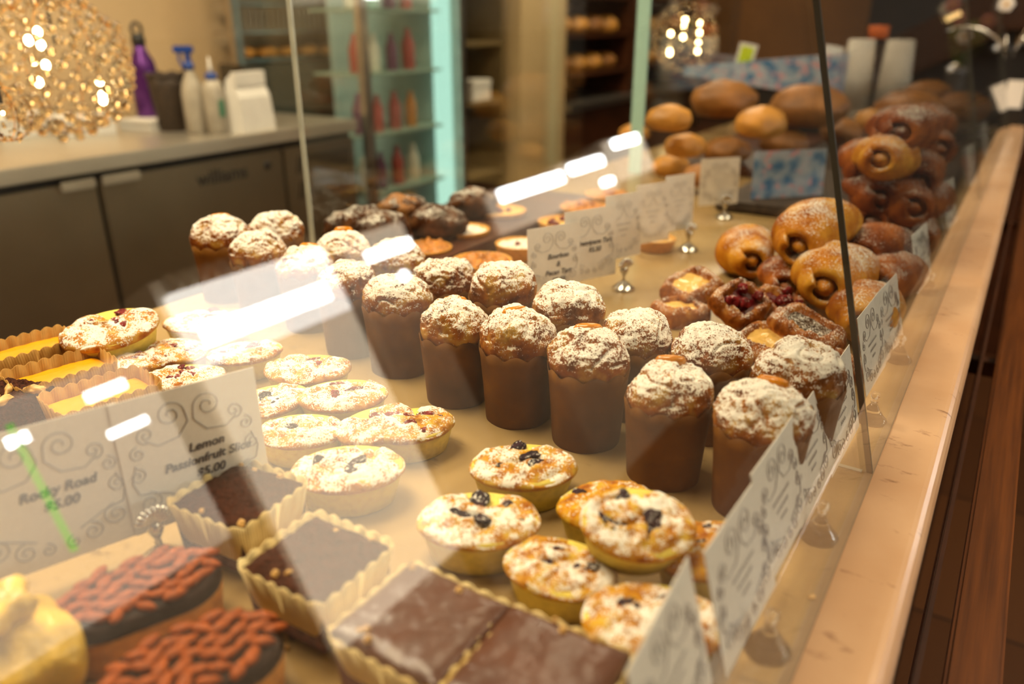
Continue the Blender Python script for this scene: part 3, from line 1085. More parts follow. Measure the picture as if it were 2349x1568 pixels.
# ------------------------------------------------------------------ bread in the far middle
GBR = 'bread rolls in the far case'
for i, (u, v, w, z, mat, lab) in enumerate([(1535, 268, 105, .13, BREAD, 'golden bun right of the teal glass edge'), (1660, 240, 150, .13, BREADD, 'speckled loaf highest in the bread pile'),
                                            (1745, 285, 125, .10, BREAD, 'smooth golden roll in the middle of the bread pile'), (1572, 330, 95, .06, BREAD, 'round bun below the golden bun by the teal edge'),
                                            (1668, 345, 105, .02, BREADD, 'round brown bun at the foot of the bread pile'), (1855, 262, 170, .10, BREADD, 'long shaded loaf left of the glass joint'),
                                            (1455, 302, 70, .0, BREAD, 'orange bun half behind the teal glass edge'), (1800, 330, 110, .02, BREADD, 'shaded bun above the blue patterned card'),
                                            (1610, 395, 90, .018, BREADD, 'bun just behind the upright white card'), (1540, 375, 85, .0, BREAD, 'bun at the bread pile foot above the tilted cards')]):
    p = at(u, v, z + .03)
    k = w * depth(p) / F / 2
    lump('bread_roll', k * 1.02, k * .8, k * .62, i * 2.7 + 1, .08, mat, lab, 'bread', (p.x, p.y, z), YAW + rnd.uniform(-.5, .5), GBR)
t = thing('bread_board', 'dark stepped board under the far bread pile', 'board', (-.66, 2.35, 0))
MB().box(-.15, .13, -.35, .45, 0, .018).build('board', DARKW, t, bevel=.003)
for i, (u, v, w, z, y) in enumerate([(2090, 255, 170, .10, 2.7), (2210, 245, 120, .12, 2.9), (2000, 275, 90, .13, 2.6), (2130, 215, 110, .2, 3.0), (1930, 300, 110, .06, 2.5)]):
    p = aty(u, v, y)
    k = w * depth(p) / F / 2
    lab = ['big dark round loaf at the far end of the case', 'dark loaf nearest the far end of the ledge', 'pale end of a loaf below the paper cups', 'small dark loaf before the flowers', 'brown loaf right behind the glass joint'][i]
    lump('bread_loaf', k, k * .8, k * .6, i * 5.1, .08, BREADD if i != 2 else BREAD, lab, 'bread', (p.x, p.y, max(0.02, p.z - k * .5)), rnd.uniform(0, 3), 'loaves at the far end')

# ------------------------------------------------------------------ price cards and their holders
def spiral(cx, cz, r, turns, a0, dirn, lead=None):
    pts = []
    n = int(26 * turns)
    for i in range(n + 1):
        f = i / n
        a = a0 + dirn * f * turns * 2 * PI
        q = r * (1 - .85 * f)
        pts.append((cx + q * math.cos(a), cz + q * math.sin(a)))
    return pts


def scroll_set(w, h):
    ls = []
    for sx in (-1, 1):
        c = .5 * w
        ls.append(spiral(c + sx * w * .13, h * .82, w * .10, 1.6, PI if sx > 0 else 0, -sx))
        ls.append([(c + sx * w * .03, h * .82), (c + sx * w * .02, h * .74), (c + sx * w * .10, h * .64), (c + sx * w * .24, h * .62), (c + sx * w * .32, h * .68)])
        ls.append(spiral(c + sx * w * .31, h * .72, w * .065, 1.5, -PI / 2, sx))
        ls.append(spiral(c + sx * w * .38, h * .60, w * .055, 1.5, PI / 2, -sx))
        ls.append(spiral(c + sx * w * .41, h * .44, w * .06, 1.5, PI / 2, sx))
        ls.append(spiral(c + sx * w * .36, h * .22, w * .085, 1.6, PI / 2, sx))
        ls.append(spiral(c + sx * w * .20, h * .15, w * .07, 1.5, PI / 2, -sx))
        ls.append(spiral(c + sx * w * .08, h * .12, w * .05, 1.3, PI / 2, sx))
        ls.append([(c + sx * w * .41, h * .52), (c + sx * w * .45, h * .40), (c + sx * w * .42, h * .30), (c + sx * w * .28, h * .27), (c + sx * w * .13, h * .20)])
    return ls


def as_mesh(name, data, parent):
    tmp = bpy.data.objects.new(name, data)
    COL.objects.link(tmp)
    bpy.context.view_layer.update()
    me = bpy.data.meshes.new_from_object(tmp.evaluated_get(bpy.context.evaluated_depsgraph_get()))
    bpy.data.objects.remove(tmp)
    o = bpy.data.objects.new(name, me)
    COL.objects.link(o)
    o.parent = parent
    return o


def curve_obj(name, lines, rad, mat, parent, off):
    cd = bpy.data.curves.new(name, 'CURVE')
    cd.dimensions = '3D'
    cd.bevel_depth = rad
    cd.bevel_resolution = 1
    for l in lines:
        s = cd.splines.new('POLY')
        s.points.add(len(l) - 1)
        for q, (x, z) in zip(s.points, l):
            q.co = (x, off, z, 1)
    cd.materials.append(mat)
    return as_mesh(name, cd, parent)


def card(p, head, w, h, lab, lines=None, tilt=0.0, z=.018, fs=.010, bow=.0, roll=0.0, mat=None, marks=True):
    """p: lower left corner as seen from the customer; stands upright facing out"""
    N = 10
    vs, fs_ = [], []
    th = .0006
    for side in (0, 1):
        for j in range(2):
            for i in range(N + 1):
                x = w * i / N
                vs.append((x, -bow * math.sin(PI * i / N) + (th if side else 0), h * j))
    W = N + 1
    for i in range(N):
        fs_.append((i, i + 1, W + i + 1, W + i))
        fs_.append((2 * W + i, 3 * W + i, 3 * W + i + 1, 2 * W + i + 1))
        fs_.append((W + i, W + i + 1, 3 * W + i + 1, 3 * W + i))
        fs_.append((i + 1, i, 2 * W + i, 2 * W + i + 1))
    fs_ += [(0, W, 3 * W, 2 * W), (W - 1, 3 * W - 1, 4 * W - 1, 2 * W - 1)]
    o = link('price_card', mesh('price_card', vs, fs_), mat or WHITEP, None, False)
    o.location = (p[0], p[1], z)
    o.rotation_euler = (-math.radians(tilt), roll, PI / 2 - math.radians(head))
    tag(o, lab, 'price card', 'price cards')
    if marks:
        curve_obj('scroll_ornament', scroll_set(w, h), w * .0036, INKG, o, -.0005 - bow * .9)
    if lines:
        for q, s in enumerate(lines):
            fd = bpy.data.curves.new('lettering', 'FONT')
            fd.body = s
            fd.size = fs
            fd.align_x = 'CENTER'
            fd.shear = .25
            fd.offset = .00022
            fd.extrude = .0001
            fd.materials.append(INK)
            f = as_mesh('lettering', fd, o)
            f.location = (w * .5 + (.008 if len(lines) == 3 else .006), -.0007 - bow, h * .50 - q * fs * 1.15)
            f.rotation_euler = (PI / 2, 0, 0)
    elif marks:
        ls = []
        for r_, (a, b_) in enumerate(((.30, .70), (.36, .64), (.42, .58))):
            zz = h * (.52 - r_ * .09)
            x = a
            while x < b_:
                ls.append([(w * x, zz), (w * (x + .015), zz + h * .035), (w * (x + .03), zz)])
                x += .04
        curve_obj('illegible_lettering', ls, w * .0024, INKG, o, -.0006 - bow)
    return o


def silver_holder(x, y, lab, rz=0.0):
    t = thing('card_holder', lab, 'card holder', (x, y, 0), rz, 'silver flower card holders')
    MB().lathe([(.0165, 0), (.0172, .0015), (.0165, .003), (.010, .0085), (.005, .012), (.0022, .014)], 32).build('base', SILVER, t, True)
    MB().lathe([(.0022, .013), (.003, .017), (.002, .020), (.0045, .024), (.0065, .029), (.0055, .033), (.003, .035)], 20).build('stem', SILVER, t, True)
    for q in range(9):
        a = (q - 4) / 4 * 1.15
        d = Vector((math.sin(a), 0, math.cos(a)))
        m = MB().tube([Vector((0, -.003, .034)) + d * (.015 * f) for f in (0, .3, .6, .85, 1)], [.0012, .0020, .0028, .0026, .0009], 8)
        m.build('petal', SILVER, t, True)
    return t


def glass_holder(x, y, lab):
    t = thing('card_holder', lab, 'card holder', (x, y, 0), 0, 'clear glass card holders')
    MB().lathe([(.0145, 0), (.0150, .0015), (.0138, .004), (.0105, .0075), (.0075, .012), (.004, .0175), (.0025, .020)], 36).build('base', HOLDG, t, True)
    MB().lathe([(.0024, .0198), (.0038, .0215), (.0024, .0235), (.0042, .026), (.0048, .028), (.0036, .031), (.0008, .032)], 20).build('stem', HOLDG, t, True)
    return t


def along(P, head, d):
    h = math.radians(head)
    return (P[0] + math.sin(h) * d, P[1] + math.cos(h) * d)


HL = (-.490, .266)
card(along(HL, 18.5, -.108), 18.5, .104, .106, 'left price card reading Rocky Road, cut by the picture edge', ['Rocky Road', '$5.00'], 2, fs=.0098)
card(along((-.488, .268), 18.5, -.012), 18.5, .104, .106, 'price card reading Lemon Passionfruit Slice above the chocolate slices', ['Lemon', 'Passionfruit Slice', '$5.00'], 2, fs=.0096)
silver_holder(-.474, .262, 'silver flower holder clipping the rocky road and lemon cards', PI / 2 - math.radians(18))
HB = (-.46, 1.016)
card(along((-.468, 1.012), 25, -.15), 25, .088, .092, 'price card reading Bourbon and Pecan Tart, behind the muffins', ['Bourbon', '&', 'Pecan Tart', '$5.50'], 3, fs=.0100)
card(along((-.472, 1.016), 25, -.086), 25, .092, .102, 'price card reading Frangipane Tart, behind the pecan tart card', ['Frangipane Tart', '$5.50'], 3, fs=.0098, z=.022)
card(along((-.474, 1.018), 25, -.014), 25, .068, .094, 'glare-covered price card right of the frangipane card', None, 3, z=.044)
silver_holder(-.456, 1.022, 'silver holder right under the frangipane card', PI / 2 - math.radians(25))
card(along((-.468, 1.262), 25, -.094), 25, .074, .098, 'white card of the tilted pair, left one', None, 3, z=.024)
card(along((-.470, 1.264), 25, -.030), 25, .066, .094, 'white card of the tilted pair, right one', None, 3, z=.036)
silver_holder(-.452, 1.276, 'silver holder under the tilted pair of white cards', PI / 2 - math.radians(25))
card(along((-.498, 1.536), 40, -.035), 40, .088, .092, 'single upright white card left of the blue patterned card', None, 3, z=.026)
silver_holder(-.478, 1.545, 'silver holder under the single upright white card', PI / 2 - math.radians(40))
card(along((-.405, 1.70), 42, -.075), 42, .172, .118, 'blue patterned card standing in for a reflection behind the pastry rolls', None, 3, z=.002, mat=BLUEF, marks=False)  # this blue card takes the place of a reflection
# cards along the front glass, leaning like the glass
XF = -.079
CARDS = [(.262, .096, .012, 0, 'nearest price card, blurred white corner at the bottom of the picture', -4), (.366, .100, .010, 1, 'large price card above the first clear glass holder', 1),
         (.452, .098, .016, 0, 'price card rising behind the large one at the front glass', 1), (.545, .096, .008, 1, 'price card above the second clear glass holder', 1),
         (.640, .112, .004, 0, 'price card just before the dark glass joint', 1), (.805, .098, .012, 0, 'first price card beyond the dark glass joint', 2),
         (.910, .105, .006, 1, 'second price card beyond the joint, turned toward the aisle', 4), (1.19, .105, .012, 0, 'tall narrow-looking card beside the brown rolls', 4),
         (1.62, .100, .012, 1, 'small far card, first of the far three at the glass', 4), (2.10, .100, .012, 0, 'small far card, middle of the far three at the glass', 4), (2.62, .100, .012, 1, 'farthest card standing at the front glass', 4)]
for (y, w, z, s_, lab, hdg) in CARDS:
    x = XF - .0015 * s_
    card((x - GL * z, y), hdg, w, .084 if y < 2 else .09, lab, None, 15, z=z)
glass_holder(-.0715, .413, 'clear glass holder nearest the camera by the front glass')
glass_holder(-.0715, .553, 'second clear glass holder from the camera by the front glass')
glass_holder(-.0715, .778, 'clear glass holder just beyond the dark glass joint')
glass_holder(-.0715, .955, 'clear glass holder under the card beyond the joint')
glass_holder(-.0715, 1.245, 'farthest clear glass holder by the front glass')
# crumbs
for i, (u, v, mt, lab) in enumerate([(1862, 1374, NUT, 'single orange crumb between the holders and the front glass'), (672, 1466, CAKEB, 'dark crumb below the chocolate slices'),
                                     (655, 1487, NUT, 'tiny pale crumb by the dark crumb')]):
    p = at(u, v, 0)
    o = inst('crumb', setm(berry_mesh(60 + i), mt), None, (p.x, p.y, .0016), (0, 0, i), .4)
    tag(o, lab, 'crumb', 'crumbs on the marble')

# ------------------------------------------------------------------ staff side: steel bench fridge along the back
XC = -2.28
t = thing('bench_fridge', 'long stainless steel bench fridge with doors behind the display case', 'fridge', (XC, 1.0, FLOOR))
zt = -FLOOR
MB().box(-.80, 0.0, -1.6, 1.42, zt - .045, zt).build('worktop', SS, t, bevel=.004)
MB().box(-.79, -.035, -1.58, 1.40, .08, zt - .045).build('body', BLACK, t)
sy = 1.308 - 1.0
for (a, b_, nm) in ((-1.57, -.46, 'door'), (-.45, sy - .006, 'door'), (sy + .006, 1.02, 'door')):
    d = MB().box(-.035, -.012, a, b_, .10, zt - .07).build('door', SSD, t, bevel=.004)
for (a, b_) in ((sy - .115, sy - .01), (sy + .01, sy + .135)):
    MB().box(-.012, -.002, a, b_, zt - .088, zt - .060).build('handle', SS, t, bevel=.003)
MB().box(-.035, -.012, 1.03, 1.40, .10, zt - .07).build('grille_panel', SSD, t, bevel=.003)
for row in range(2):
    for q in range(15):
        y = 1.08 + q * .019
        z1 = zt - .105 - row * .095
        MB().add([(-.0125, y, z1 - .065), (-.0125, y + .007, z1 - .065), (-.0125, y + .022, z1), (-.0125, y + .015, z1),
                  (-.0110, y, z1 - .065), (-.0110, y + .007, z1 - .065), (-.0110, y + .022, z1), (-.0110, y + .015, z1)],
                 [(4, 5, 6, 7), (0, 3, 2, 1), (0, 1, 5, 4), (1, 2, 6, 5), (2, 3, 7, 6), (3, 0, 4, 7)]).build('vent_slot', BLACK, t)
fd = bpy.data.curves.new('logo_lettering', 'FONT')
fd.body = 'williams'
fd.size = .066
fd.align_x = 'LEFT'
fd.extrude = .0008
fd.offset = .0012
fd.materials.append(plain('logo_grey', (.02, .018, .015, 1), .5))
f = as_mesh('logo_lettering', fd, t)
f.location = (-.0115, .645, zt - .145)
f.rotation_euler = (PI / 2, 0, PI / 2)
MB().ball((-.010, .945, zt - .118), .015, 16, 10, .3, 1, 1).build('logo_dot', BLACK, t, True)

# things on the bench
def bench(u, v, z=0.0):
    return at(u, v, z)


def box_thing(name, label, cat, p, sx, sy, sz, rz, mat, lidmat=None, group=None):
    t = thing(name, label, cat, (p.x, p.y, 0), rz, group)
    MB().box(-sx / 2, sx / 2, -sy / 2, sy / 2, 0, sz * .86).build('body', mat, t, bevel=.002)
    MB().box(-sx / 2 - .003, sx / 2 + .003, -sy / 2 - .003, sy / 2 + .003, sz * .70, sz).build('lid', lidmat or mat, t, bevel=.002)
    return t


box_thing('cake_box', 'flat white cake box on the steel bench below the purple bottle', 'box', bench(362, 292), .16, .20, .035, .1, WBOX, None, 'white boxes on the bench')
box_thing('cake_box', 'white box seen through the lower part of the crystal globe', 'box', bench(200, 306), .14, .17, .06, -.35, WBOX, None, 'white boxes on the bench')
box_thing('cake_box', 'white box at the left picture edge on the bench', 'box', bench(45, 310), .18, .22, .07, .05, WBOX, None, 'white boxes on the bench')
p = bench(362, 262)
box_thing('tray_stack', 'low grey tray behind the flat white cake box', 'tray', Vector((-2.9, p.y - .1, 0)), .12, .2, .03, .05, MILKY)
p = atx(335, 200, -2.78)
t = thing('drink_bottle', 'purple metal drink bottle with black loop cap on the bench', 'bottle', (p.x, p.y, 0))
t.scale = (1.25, 1.25, 1.14)
MB().lathe([(.036, 0), (.038, .004), (.038, .17), (.034, .20), (.018, .235), (.016, .25)], 32).build('bottle_body', PURPLE, t, True)
MB().lathe([(.018, .25), (.019, .252), (.019, .275), (.012, .285)], 24).build('cap', BLACK, t, True)
MB().tube([(.0, .016 * math.cos(a), .295 + .022 * math.sin(a)) for a in [PI * q / 8 * 2 for q in range(9)]], .005).build('loop', BLACK, t, True)
p = atx(388, 200, -2.60)
t = thing('wicker_bowl', 'dark wicker bowl between the purple bottle and the spray bottle', 'bowl', (p.x, p.y, 0))
t.scale = (1.0, 1.0, 1.0)
MB().lathe([(.05, 0), (.052, .002), (.066, .15), (.07, .19), (.064, .19), (.05, .02)], 36, rf=lambda a, j: 1 + .02 * math.sin(30 * a)).build('bowl', WICKER, t, True)
MB().tube([(.068 * math.cos(a), .068 * math.sin(a), .19 + .004 * math.sin(9 * a)) for a in [2 * PI * q / 32 for q in range(33)]], .007).build('rim', WICKER, t, True)


def spray(p, lab, body, trig, rz):
    t = thing('spray_bottle', lab, 'bottle', (p.x, p.y, 0), rz, 'spray bottles on the bench')
    MB().lathe([(.036, 0), (.038, .004), (.038, .12), (.032, .15), (.014, .185), (.0135, .195)], 28).build('bottle_body', body, t, True)
    MB().lathe([(.0165, .192), (.0165, .212), (.01, .214)], 20).build('cap', BLUEPL, t, True)
    m = MB().box(-.045, .022, -.010, .010, .240, .262)
    m.box(-.008, .010, -.007, .007, .21, .245)
    m.build('spray_head', trig, t, bevel=.004)
    MB().tube([(-.025, 0, .242), (-.030, 0, .225), (-.022, 0, .205), (-.016, 0, .19)], .005).build('trigger', trig, t, True)
    return t


spray(atx(440, 200, -2.47), 'spray bottle with blue trigger head before the cream wall', MILKY, BLUEPL, YAW).scale = (1.0, 1.0, 1.1)
p = atx(487, 200, -2.40)
t = thing('squeeze_bottle', 'white squeeze bottle with blue collar and pointed tip', 'bottle', (p.x, p.y, 0))
t.scale = (1, 1, .95)
MB().lathe([(.034, 0), (.036, .004), (.036, .15), (.030, .175), (.018, .19)], 28).build('bottle_body', MILKY, t, True)
MB().lathe([(.020, .188), (.020, .208), (.012, .212)], 24).build('collar', BLUEPL, t, True)
MB().lathe([(.009, .21), (.006, .235), (.003, .265), (.001, .267)], 16).build('tip', WBOX, t, True)
MB().box(.0345, .0372, -.012, .012, .06, .12).build('sticker', plain('green_sticker', srgb(70, 120, 90), .5), t)
# folded white paper bag
p = atx(566, 200, -2.37)
t = thing('paper_bag', 'folded white paper bag standing on the steel bench', 'bag', (p.x, p.y, 0), .15)
t.scale = (.8, 1, 1.05)
m = MB()
m.add([(-.05, -.085, 0), (.05, -.085, 0), (.05, .085, 0), (-.05, .085, 0), (-.045, -.08, .10), (.04, -.08, .11), (.04, .08, .11), (-.045, .08, .10),
       (-.03, -.075, .17), (.0, -.075, .185), (.0, .075, .185), (-.03, .075, .17)],
      [(0, 3, 2, 1), (0, 1, 5, 4), (1, 2, 6, 5), (2, 3, 7, 6), (3, 0, 4, 7), (4, 5, 9, 8), (5, 6, 10, 9), (6, 7, 11, 10), (7, 4, 8, 11), (8, 9, 10, 11)])
m.build('bag_body', WBOX, t)
MB().box(.0, .028, -.078, .078, .145, .192).build('folded_top', WBOX, t, bevel=.003)

# warming cabinet with racks beyond the bench end
XW = -2.95
y0, y1 = 2.43, 3.25
zb = atx(680, 142, XW).z - FLOOR
t = thing('warming_cabinet', 'steel warming cabinet with wire shelves beyond the right end of the bench', 'cabinet', (XW - .07, (y0 + y1) / 2, FLOOR))
hw = (y1 - y0) / 2
MB().box(-.09, .07, -hw, hw, 0, zb).build('base', plain('dark_steel', (.12, .10, .07, 1), .4, .5), t, bevel=.004)
for s2 in (-1, 1):
    MB().box(.03, .07, s2 * hw - .022, s2 * hw + .022, zb, zb + .62).build('post', STEEL, t)
MB().box(-.09, .07, -hw, hw, zb + .62, zb + .64).build('top', STEEL, t)
for k_ in range(4):
    z = zb + .012 + k_ * .115
    MB().box(-.085, .06, -hw, hw, z, z + .008).build('shelf', STEEL, t)
    if k_:
        g = MB()
        for q in range(24):
            yy = -hw + .04 + q * .032
            g.box(.05, .054, yy, yy + .006, z + .01, z + .105)
        g.build('wire_guard', MILKY, t)
for q in range(6):
    lump('croissant', .05, .055, .028, q * 2.1, .14, BREAD, 'golden croissant on the warming cabinet shelf, ' + ['first from the left', 'second from the left', 'third from the left', 'third from the right', 'second from the right', 'at the right end'][q], 'croissant', (XW - .08, y0 + .09 + q * .128, FLOOR + zb + .0205), .1, 'croissants in the warming cabinet')

# glass door drinks fridge with teal light
yf0, yf1 = 2.50, 3.16
t = thing('drinks_fridge', 'tall glass-door fridge glowing teal behind the display case', 'fridge', (XC - .02, (yf0 + yf1) / 2, FLOOR))
w2 = (yf1 - yf0) / 2
hgt = 2.2
GLASSY = plain('fridge_lining', (.60, .76, .70, 1), .4, var=.05)
MB().box(-.58, -.56, -w2 + .40, w2, .1, hgt).build('back_panel', GLASSY, t)
MB().add([(-.58, -w2, .14), (-.02, -w2, .14), (-.02, -w2, hgt), (-.58, -w2, hgt), (-.58, -w2 + .006, .14), (-.02, -w2 + .006, .14), (-.02, -w2 + .006, hgt), (-.58, -w2 + .006, hgt)], [(0, 1, 2, 3), (7, 6, 5, 4)]).build('side_glass', PANE, t)
MB().box(-.58, -.02, w2 - .03, w2, .1, hgt).build('side_panel', GLASSY, t)
MB().box(-.58, -.02, -w2, w2, 0, .14).build('plinth', BLACK, t)
MB().box(-.58, -.02, -w2, w2, hgt, hgt + .06).build('canopy', BLACK, t)
for s2 in (-1, 1):
    MB().box(-.02, .02, s2 * w2 - .022, s2 * w2 + .022, .12, hgt).build('door_post', STEEL, t, bevel=.006)
MB().add([(0, -w2 + .02, .14), (0, w2 - .02, .14), (0, w2 - .02, hgt), (0, -w2 + .02, hgt), (-.006, -w2 + .02, .14), (-.006, w2 - .02, .14), (-.006, w2 - .02, hgt), (-.006, -w2 + .02, hgt)], [(0, 1, 2, 3), (7, 6, 5, 4)]).build('glass_door', PANE, t)
TEALL = emit('teal_tube_light', (.50, .80, .68), 1.5)
MB().box(-.10, -.03, w2 - .085, w2 - .035, .2, hgt - .05).build('light_tube', TEALL, t)
for z in (.35, .60, .85, 1.10, 1.35, 1.6):
    MB().box(-.32, -.05, -w2 + .03, w2 - .03, z, z + .012).build('shelf', TEALP, t, bevel=.002)
r2 = random.Random(4)
cols = [srgb(170, 70, 60), srgb(200, 130, 50), srgb(226, 220, 200), srgb(150, 200, 186), srgb(110, 60, 90), srgb(190, 90, 80)]
BOT = [plain('drink_%d' % i, c, .3) for i, c in enumerate(cols)]
m = MB().lathe([(.028, 0), (.03, .004), (.03, .11), (.013, .155), (.013, .175), (.001, .176)], 20)
bme = [setm(mesh('drink_bottle', m.v, m.f), b_) for b_ in BOT]
rows = ['lowest', 'second', 'third', 'fourth', 'fifth', 'top']
places = ['left', 'second from left', 'middle', 'second from right']
for zi, z in enumerate((.35, .60, .85, 1.10, 1.35, 1.6)):
    for q in range(4):
        o = inst('drink', bme[(zi * 2 + q * (1 + zi % 2)) % 6], None, (XC - .02 - .12, (yf0 + yf1) / 2 - w2 + .08 + q * .115, FLOOR + z + .012), s=r2.uniform(.85, 1.0))
        tag(o, 'drink bottle on the %s shelf of the teal fridge, %s place' % (rows[zi], places[q]), 'bottle', 'drinks in the teal fridge')

# shelf unit, pillar and bread racks further along the back
t = thing('shelf_unit', 'dim olive shelf unit between the teal fridge and the cream pillar', 'shelf', (-2.5, 3.40, FLOOR))
OLV = plain('olive_panel', srgb(112, 92, 56), .5, scale=5)
MB().box(-.3, -.27, -.2, .2, 0, 2.4).build('back_panel', OLV, t)
for z in (.15, .55, .92, 1.2, 1.5, 1.8, 2.1):
    MB().box(-.27, .15, -.2, .2, z, z + .02).build('shelf', OLV, t)
for s2 in (-1, 1):
    MB().box(-.27, .15, s2 * .2 - .01, s2 * .2 + .01, 0, 2.4).build('side_panel', OLV, t)
box_thing('carton', 'pale carton on the dim shelf unit right of the teal fridge', 'box', Vector((-2.45, 3.42, 0)), .18, .16, .10, 0, WBOX).location.z = FLOOR + .94 - .0
MB_ = MB().box(-2.75, -2.28, 3.66, 4.14, FLOOR, CEIL).build('wall_pillar', WTILE)
struct(MB_)
t = thing('back_counter', 'dark counter with steel nosing under the bread racks', 'counter', (-2.5, 5.2, FLOOR))
MB().box(-.35, .22, -1.04, 2.0, 0, .82).build('body', DARKW, t)
MB().box(-.37, .25, -1.04, 2.0, .82, .86).build('worktop', STEEL, t, bevel=.006)
for k_, (ya, yb) in enumerate(((4.2, 5.15), (5.25, 6.3))):
    t = thing('bread_rack', ['brown bread rack right of the cream pillar', 'brown bread rack behind the teal glass edge'][k_], 'rack', (-2.55, (ya + yb) / 2, FLOOR + .86), 0, 'bread racks')
    hw = (yb - ya) / 2
    MB().box(-.27, -.25, -hw, hw, 0, 1.9).build('back_panel', BROWNW, t)
    for z in (.14, .36, .58, .80, 1.02):
        MB().box(-.25, .2, -hw, hw, z, z + .02).build('shelf', DARKW, t)
    for s2 in (-1, 1):
        MB().box(-.25, .2, s2 * hw - .015, s2 * hw + .015, 0, 1.9).build('side_panel', DARKW, t)
    for zi, z in enumerate((.16, .38, .60, .82)):
        for q in range(4):
            lump('rack_loaf', .09, .088, .06, q * 1.7 + zi * 3 + k_, .1, BREAD if (q + zi) % 3 else BREADD,
                 'loaf on the %s shelf of the %s bread rack, %s' % (['lowest', 'second', 'third', 'top'][zi], ['left', 'right'][k_], ['left end', 'left of centre', 'right of centre', 'right end'][q]), 'bread',
                 (-2.46, ya + .17 + q * (yb - ya - .34) / 3, FLOOR + .86 + z + .02 - .02 + .001), rnd.uniform(-.3, .3), 'loaves in the bread racks', 24)

# ------------------------------------------------------------------ beyond the far end of the case
t = thing('end_counter', 'dark counter beyond the end of the marble ledge', 'counter', (-.4, 4.3, FLOOR))
MB().box(-.9, .55, -.62, .9, 0, .90).build('body', DARKW, t)
MB().box(-.92, .57, -.64, .92, .90, .95).build('worktop', BLACK, t, bevel=.004)
t = thing('coffee_machine', 'black and chrome coffee machine at the top right corner', 'coffee machine', (-.02, 4.15, 0))
MB().box(-.16, .50, -.05, .42, 0, .10).build('base', BLACK, t, bevel=.01)
MB().box(-.16, .50, .16, .42, .10, .42).build('body', BLACK, t, bevel=.015)
MB().box(-.16, .50, -.08, .42, .33, .52).build('head', plain('dark_chrome', (.12, .09, .08, 1), .2, .9), t, bevel=.015)
for x in (-.06, .12):
    MB().lathe([(.03, .27), (.032, .275), (.032, .33)], 24, (x, .02, 0)).build('group_head', SILVER, t, True)
    MB().tube([(x, .02, .275), (x - .02, -.06, .27), (x - .05, -.14, .25)], [.012, .010, .012]).build('filter_handle', BLACK, t, True)
MB().tube([(-.13, -.03, .33), (-.125, -.06, .28), (-.12, -.05, .16)], .006).build('steam_wand', SILVER, t, True)
MB().tube([(.09 + .18 * math.cos(a), -.10, .20 + .24 * math.sin(a)) for a in [1.6 + q * .16 for q in range(10)]], .006).build('curved_trim', SILVER, t, True)
MB().box(.02, .08, -.085, -.078, .475, .495).build('lit_panel', emit('warm_panel_light', (1, .62, .22), 1.6), t)
p = aty(2330, 205, 3.62)
t = thing('menu_card', 'small pale card on dark stand at the end of the ledge', 'card', (p.x, p.y, 0))
MB().box(-.03, .03, -.004, .004, .06, .16).build('card', WHITEP, t)
MB().box(-.04, .04, -.02, .02, 0, .06).build('stand', BLACK, t, bevel=.004)
# two stacks of paper cups upside down, in the case's far part
for (u, lab) in ((1962, 'left stack of upturned paper cups seen through the glass'), (2050, 'right stack of upturned paper cups seen through the glass')):
    p = aty(u, 200, 3.15)
    t = thing('paper_cups', lab, 'paper cups', (p.x, p.y, .0), 0, 'upturned paper cups')
    m = MB()
    for q in range(6):
        m.lathe([(.062, q * .012), (.064, q * .012 + .004), (.061, q * .012 + .008)], 28)
    m.build('cup_rims', WBOX, t, True)
    MB().lathe([(.060, .07), (.044, .305), (.040, .307), (.038, .303)], 28).build('top_cup', WBOX, t, True)
p = aty(2012, 68, 3.2)
t = thing('orange_lid', 'small orange lid behind the upturned paper cups', 'lid', (p.x, p.y + .05, 0))
MB().lathe([(.034, p.z - .03), (.034, p.z + .012), (.03, p.z + .014)], 24).build('lid', ORANGE, t, True)
MB().lathe([(.02, 0), (.02, p.z - .03)], 16).build('stand', BLACK, t, True)
# flower vase
p = aty(2205, 120, 3.75)
t = thing('flower_vase', 'vase of pale flowers and leaves before the coffee machine', 'vase', (p.x, p.y, 0))
MB().lathe([(.04, 0), (.042, .003), (.05, .08), (.035, .16), (.045, .20), (.04, .2)], 28).build('vase', plain('grey_glaze', (.10, .09, .085, 1), .25), t, True)
for q in range(9):
    a, r = q * 2.4, .03 + .012 * q
    c = Vector((r * math.cos(a), r * math.sin(a) * .7, .32 + .05 * math.sin(q * 1.9) + .01 * q))
    MB().tube([(0, 0, .18), (c.x * .5, c.y * .5, .26), tuple(c)], .002, 6).build('stem', LEAF, t)
    m = MB()
    if q % 3 == 0:
        m.ball(c, .035, 12, 8, 1, .3, 1.4)
        m.build('leaf', LEAF, t, True)
    else:
        for w_ in range(6):
            b_ = w_ * PI / 3
            m.ball(c + Vector((.016 * math.cos(b_), -.004, .016 * math.sin(b_))), .013, 10, 6, 1, .45, 1)
        fl = m.build('flower', PINK if q % 2 else WBOX, t, True)
        MB().ball(c + Vector((0, -.008, 0)), .008, 10, 6).build('flower_centre', CUSTARD, fl, True)
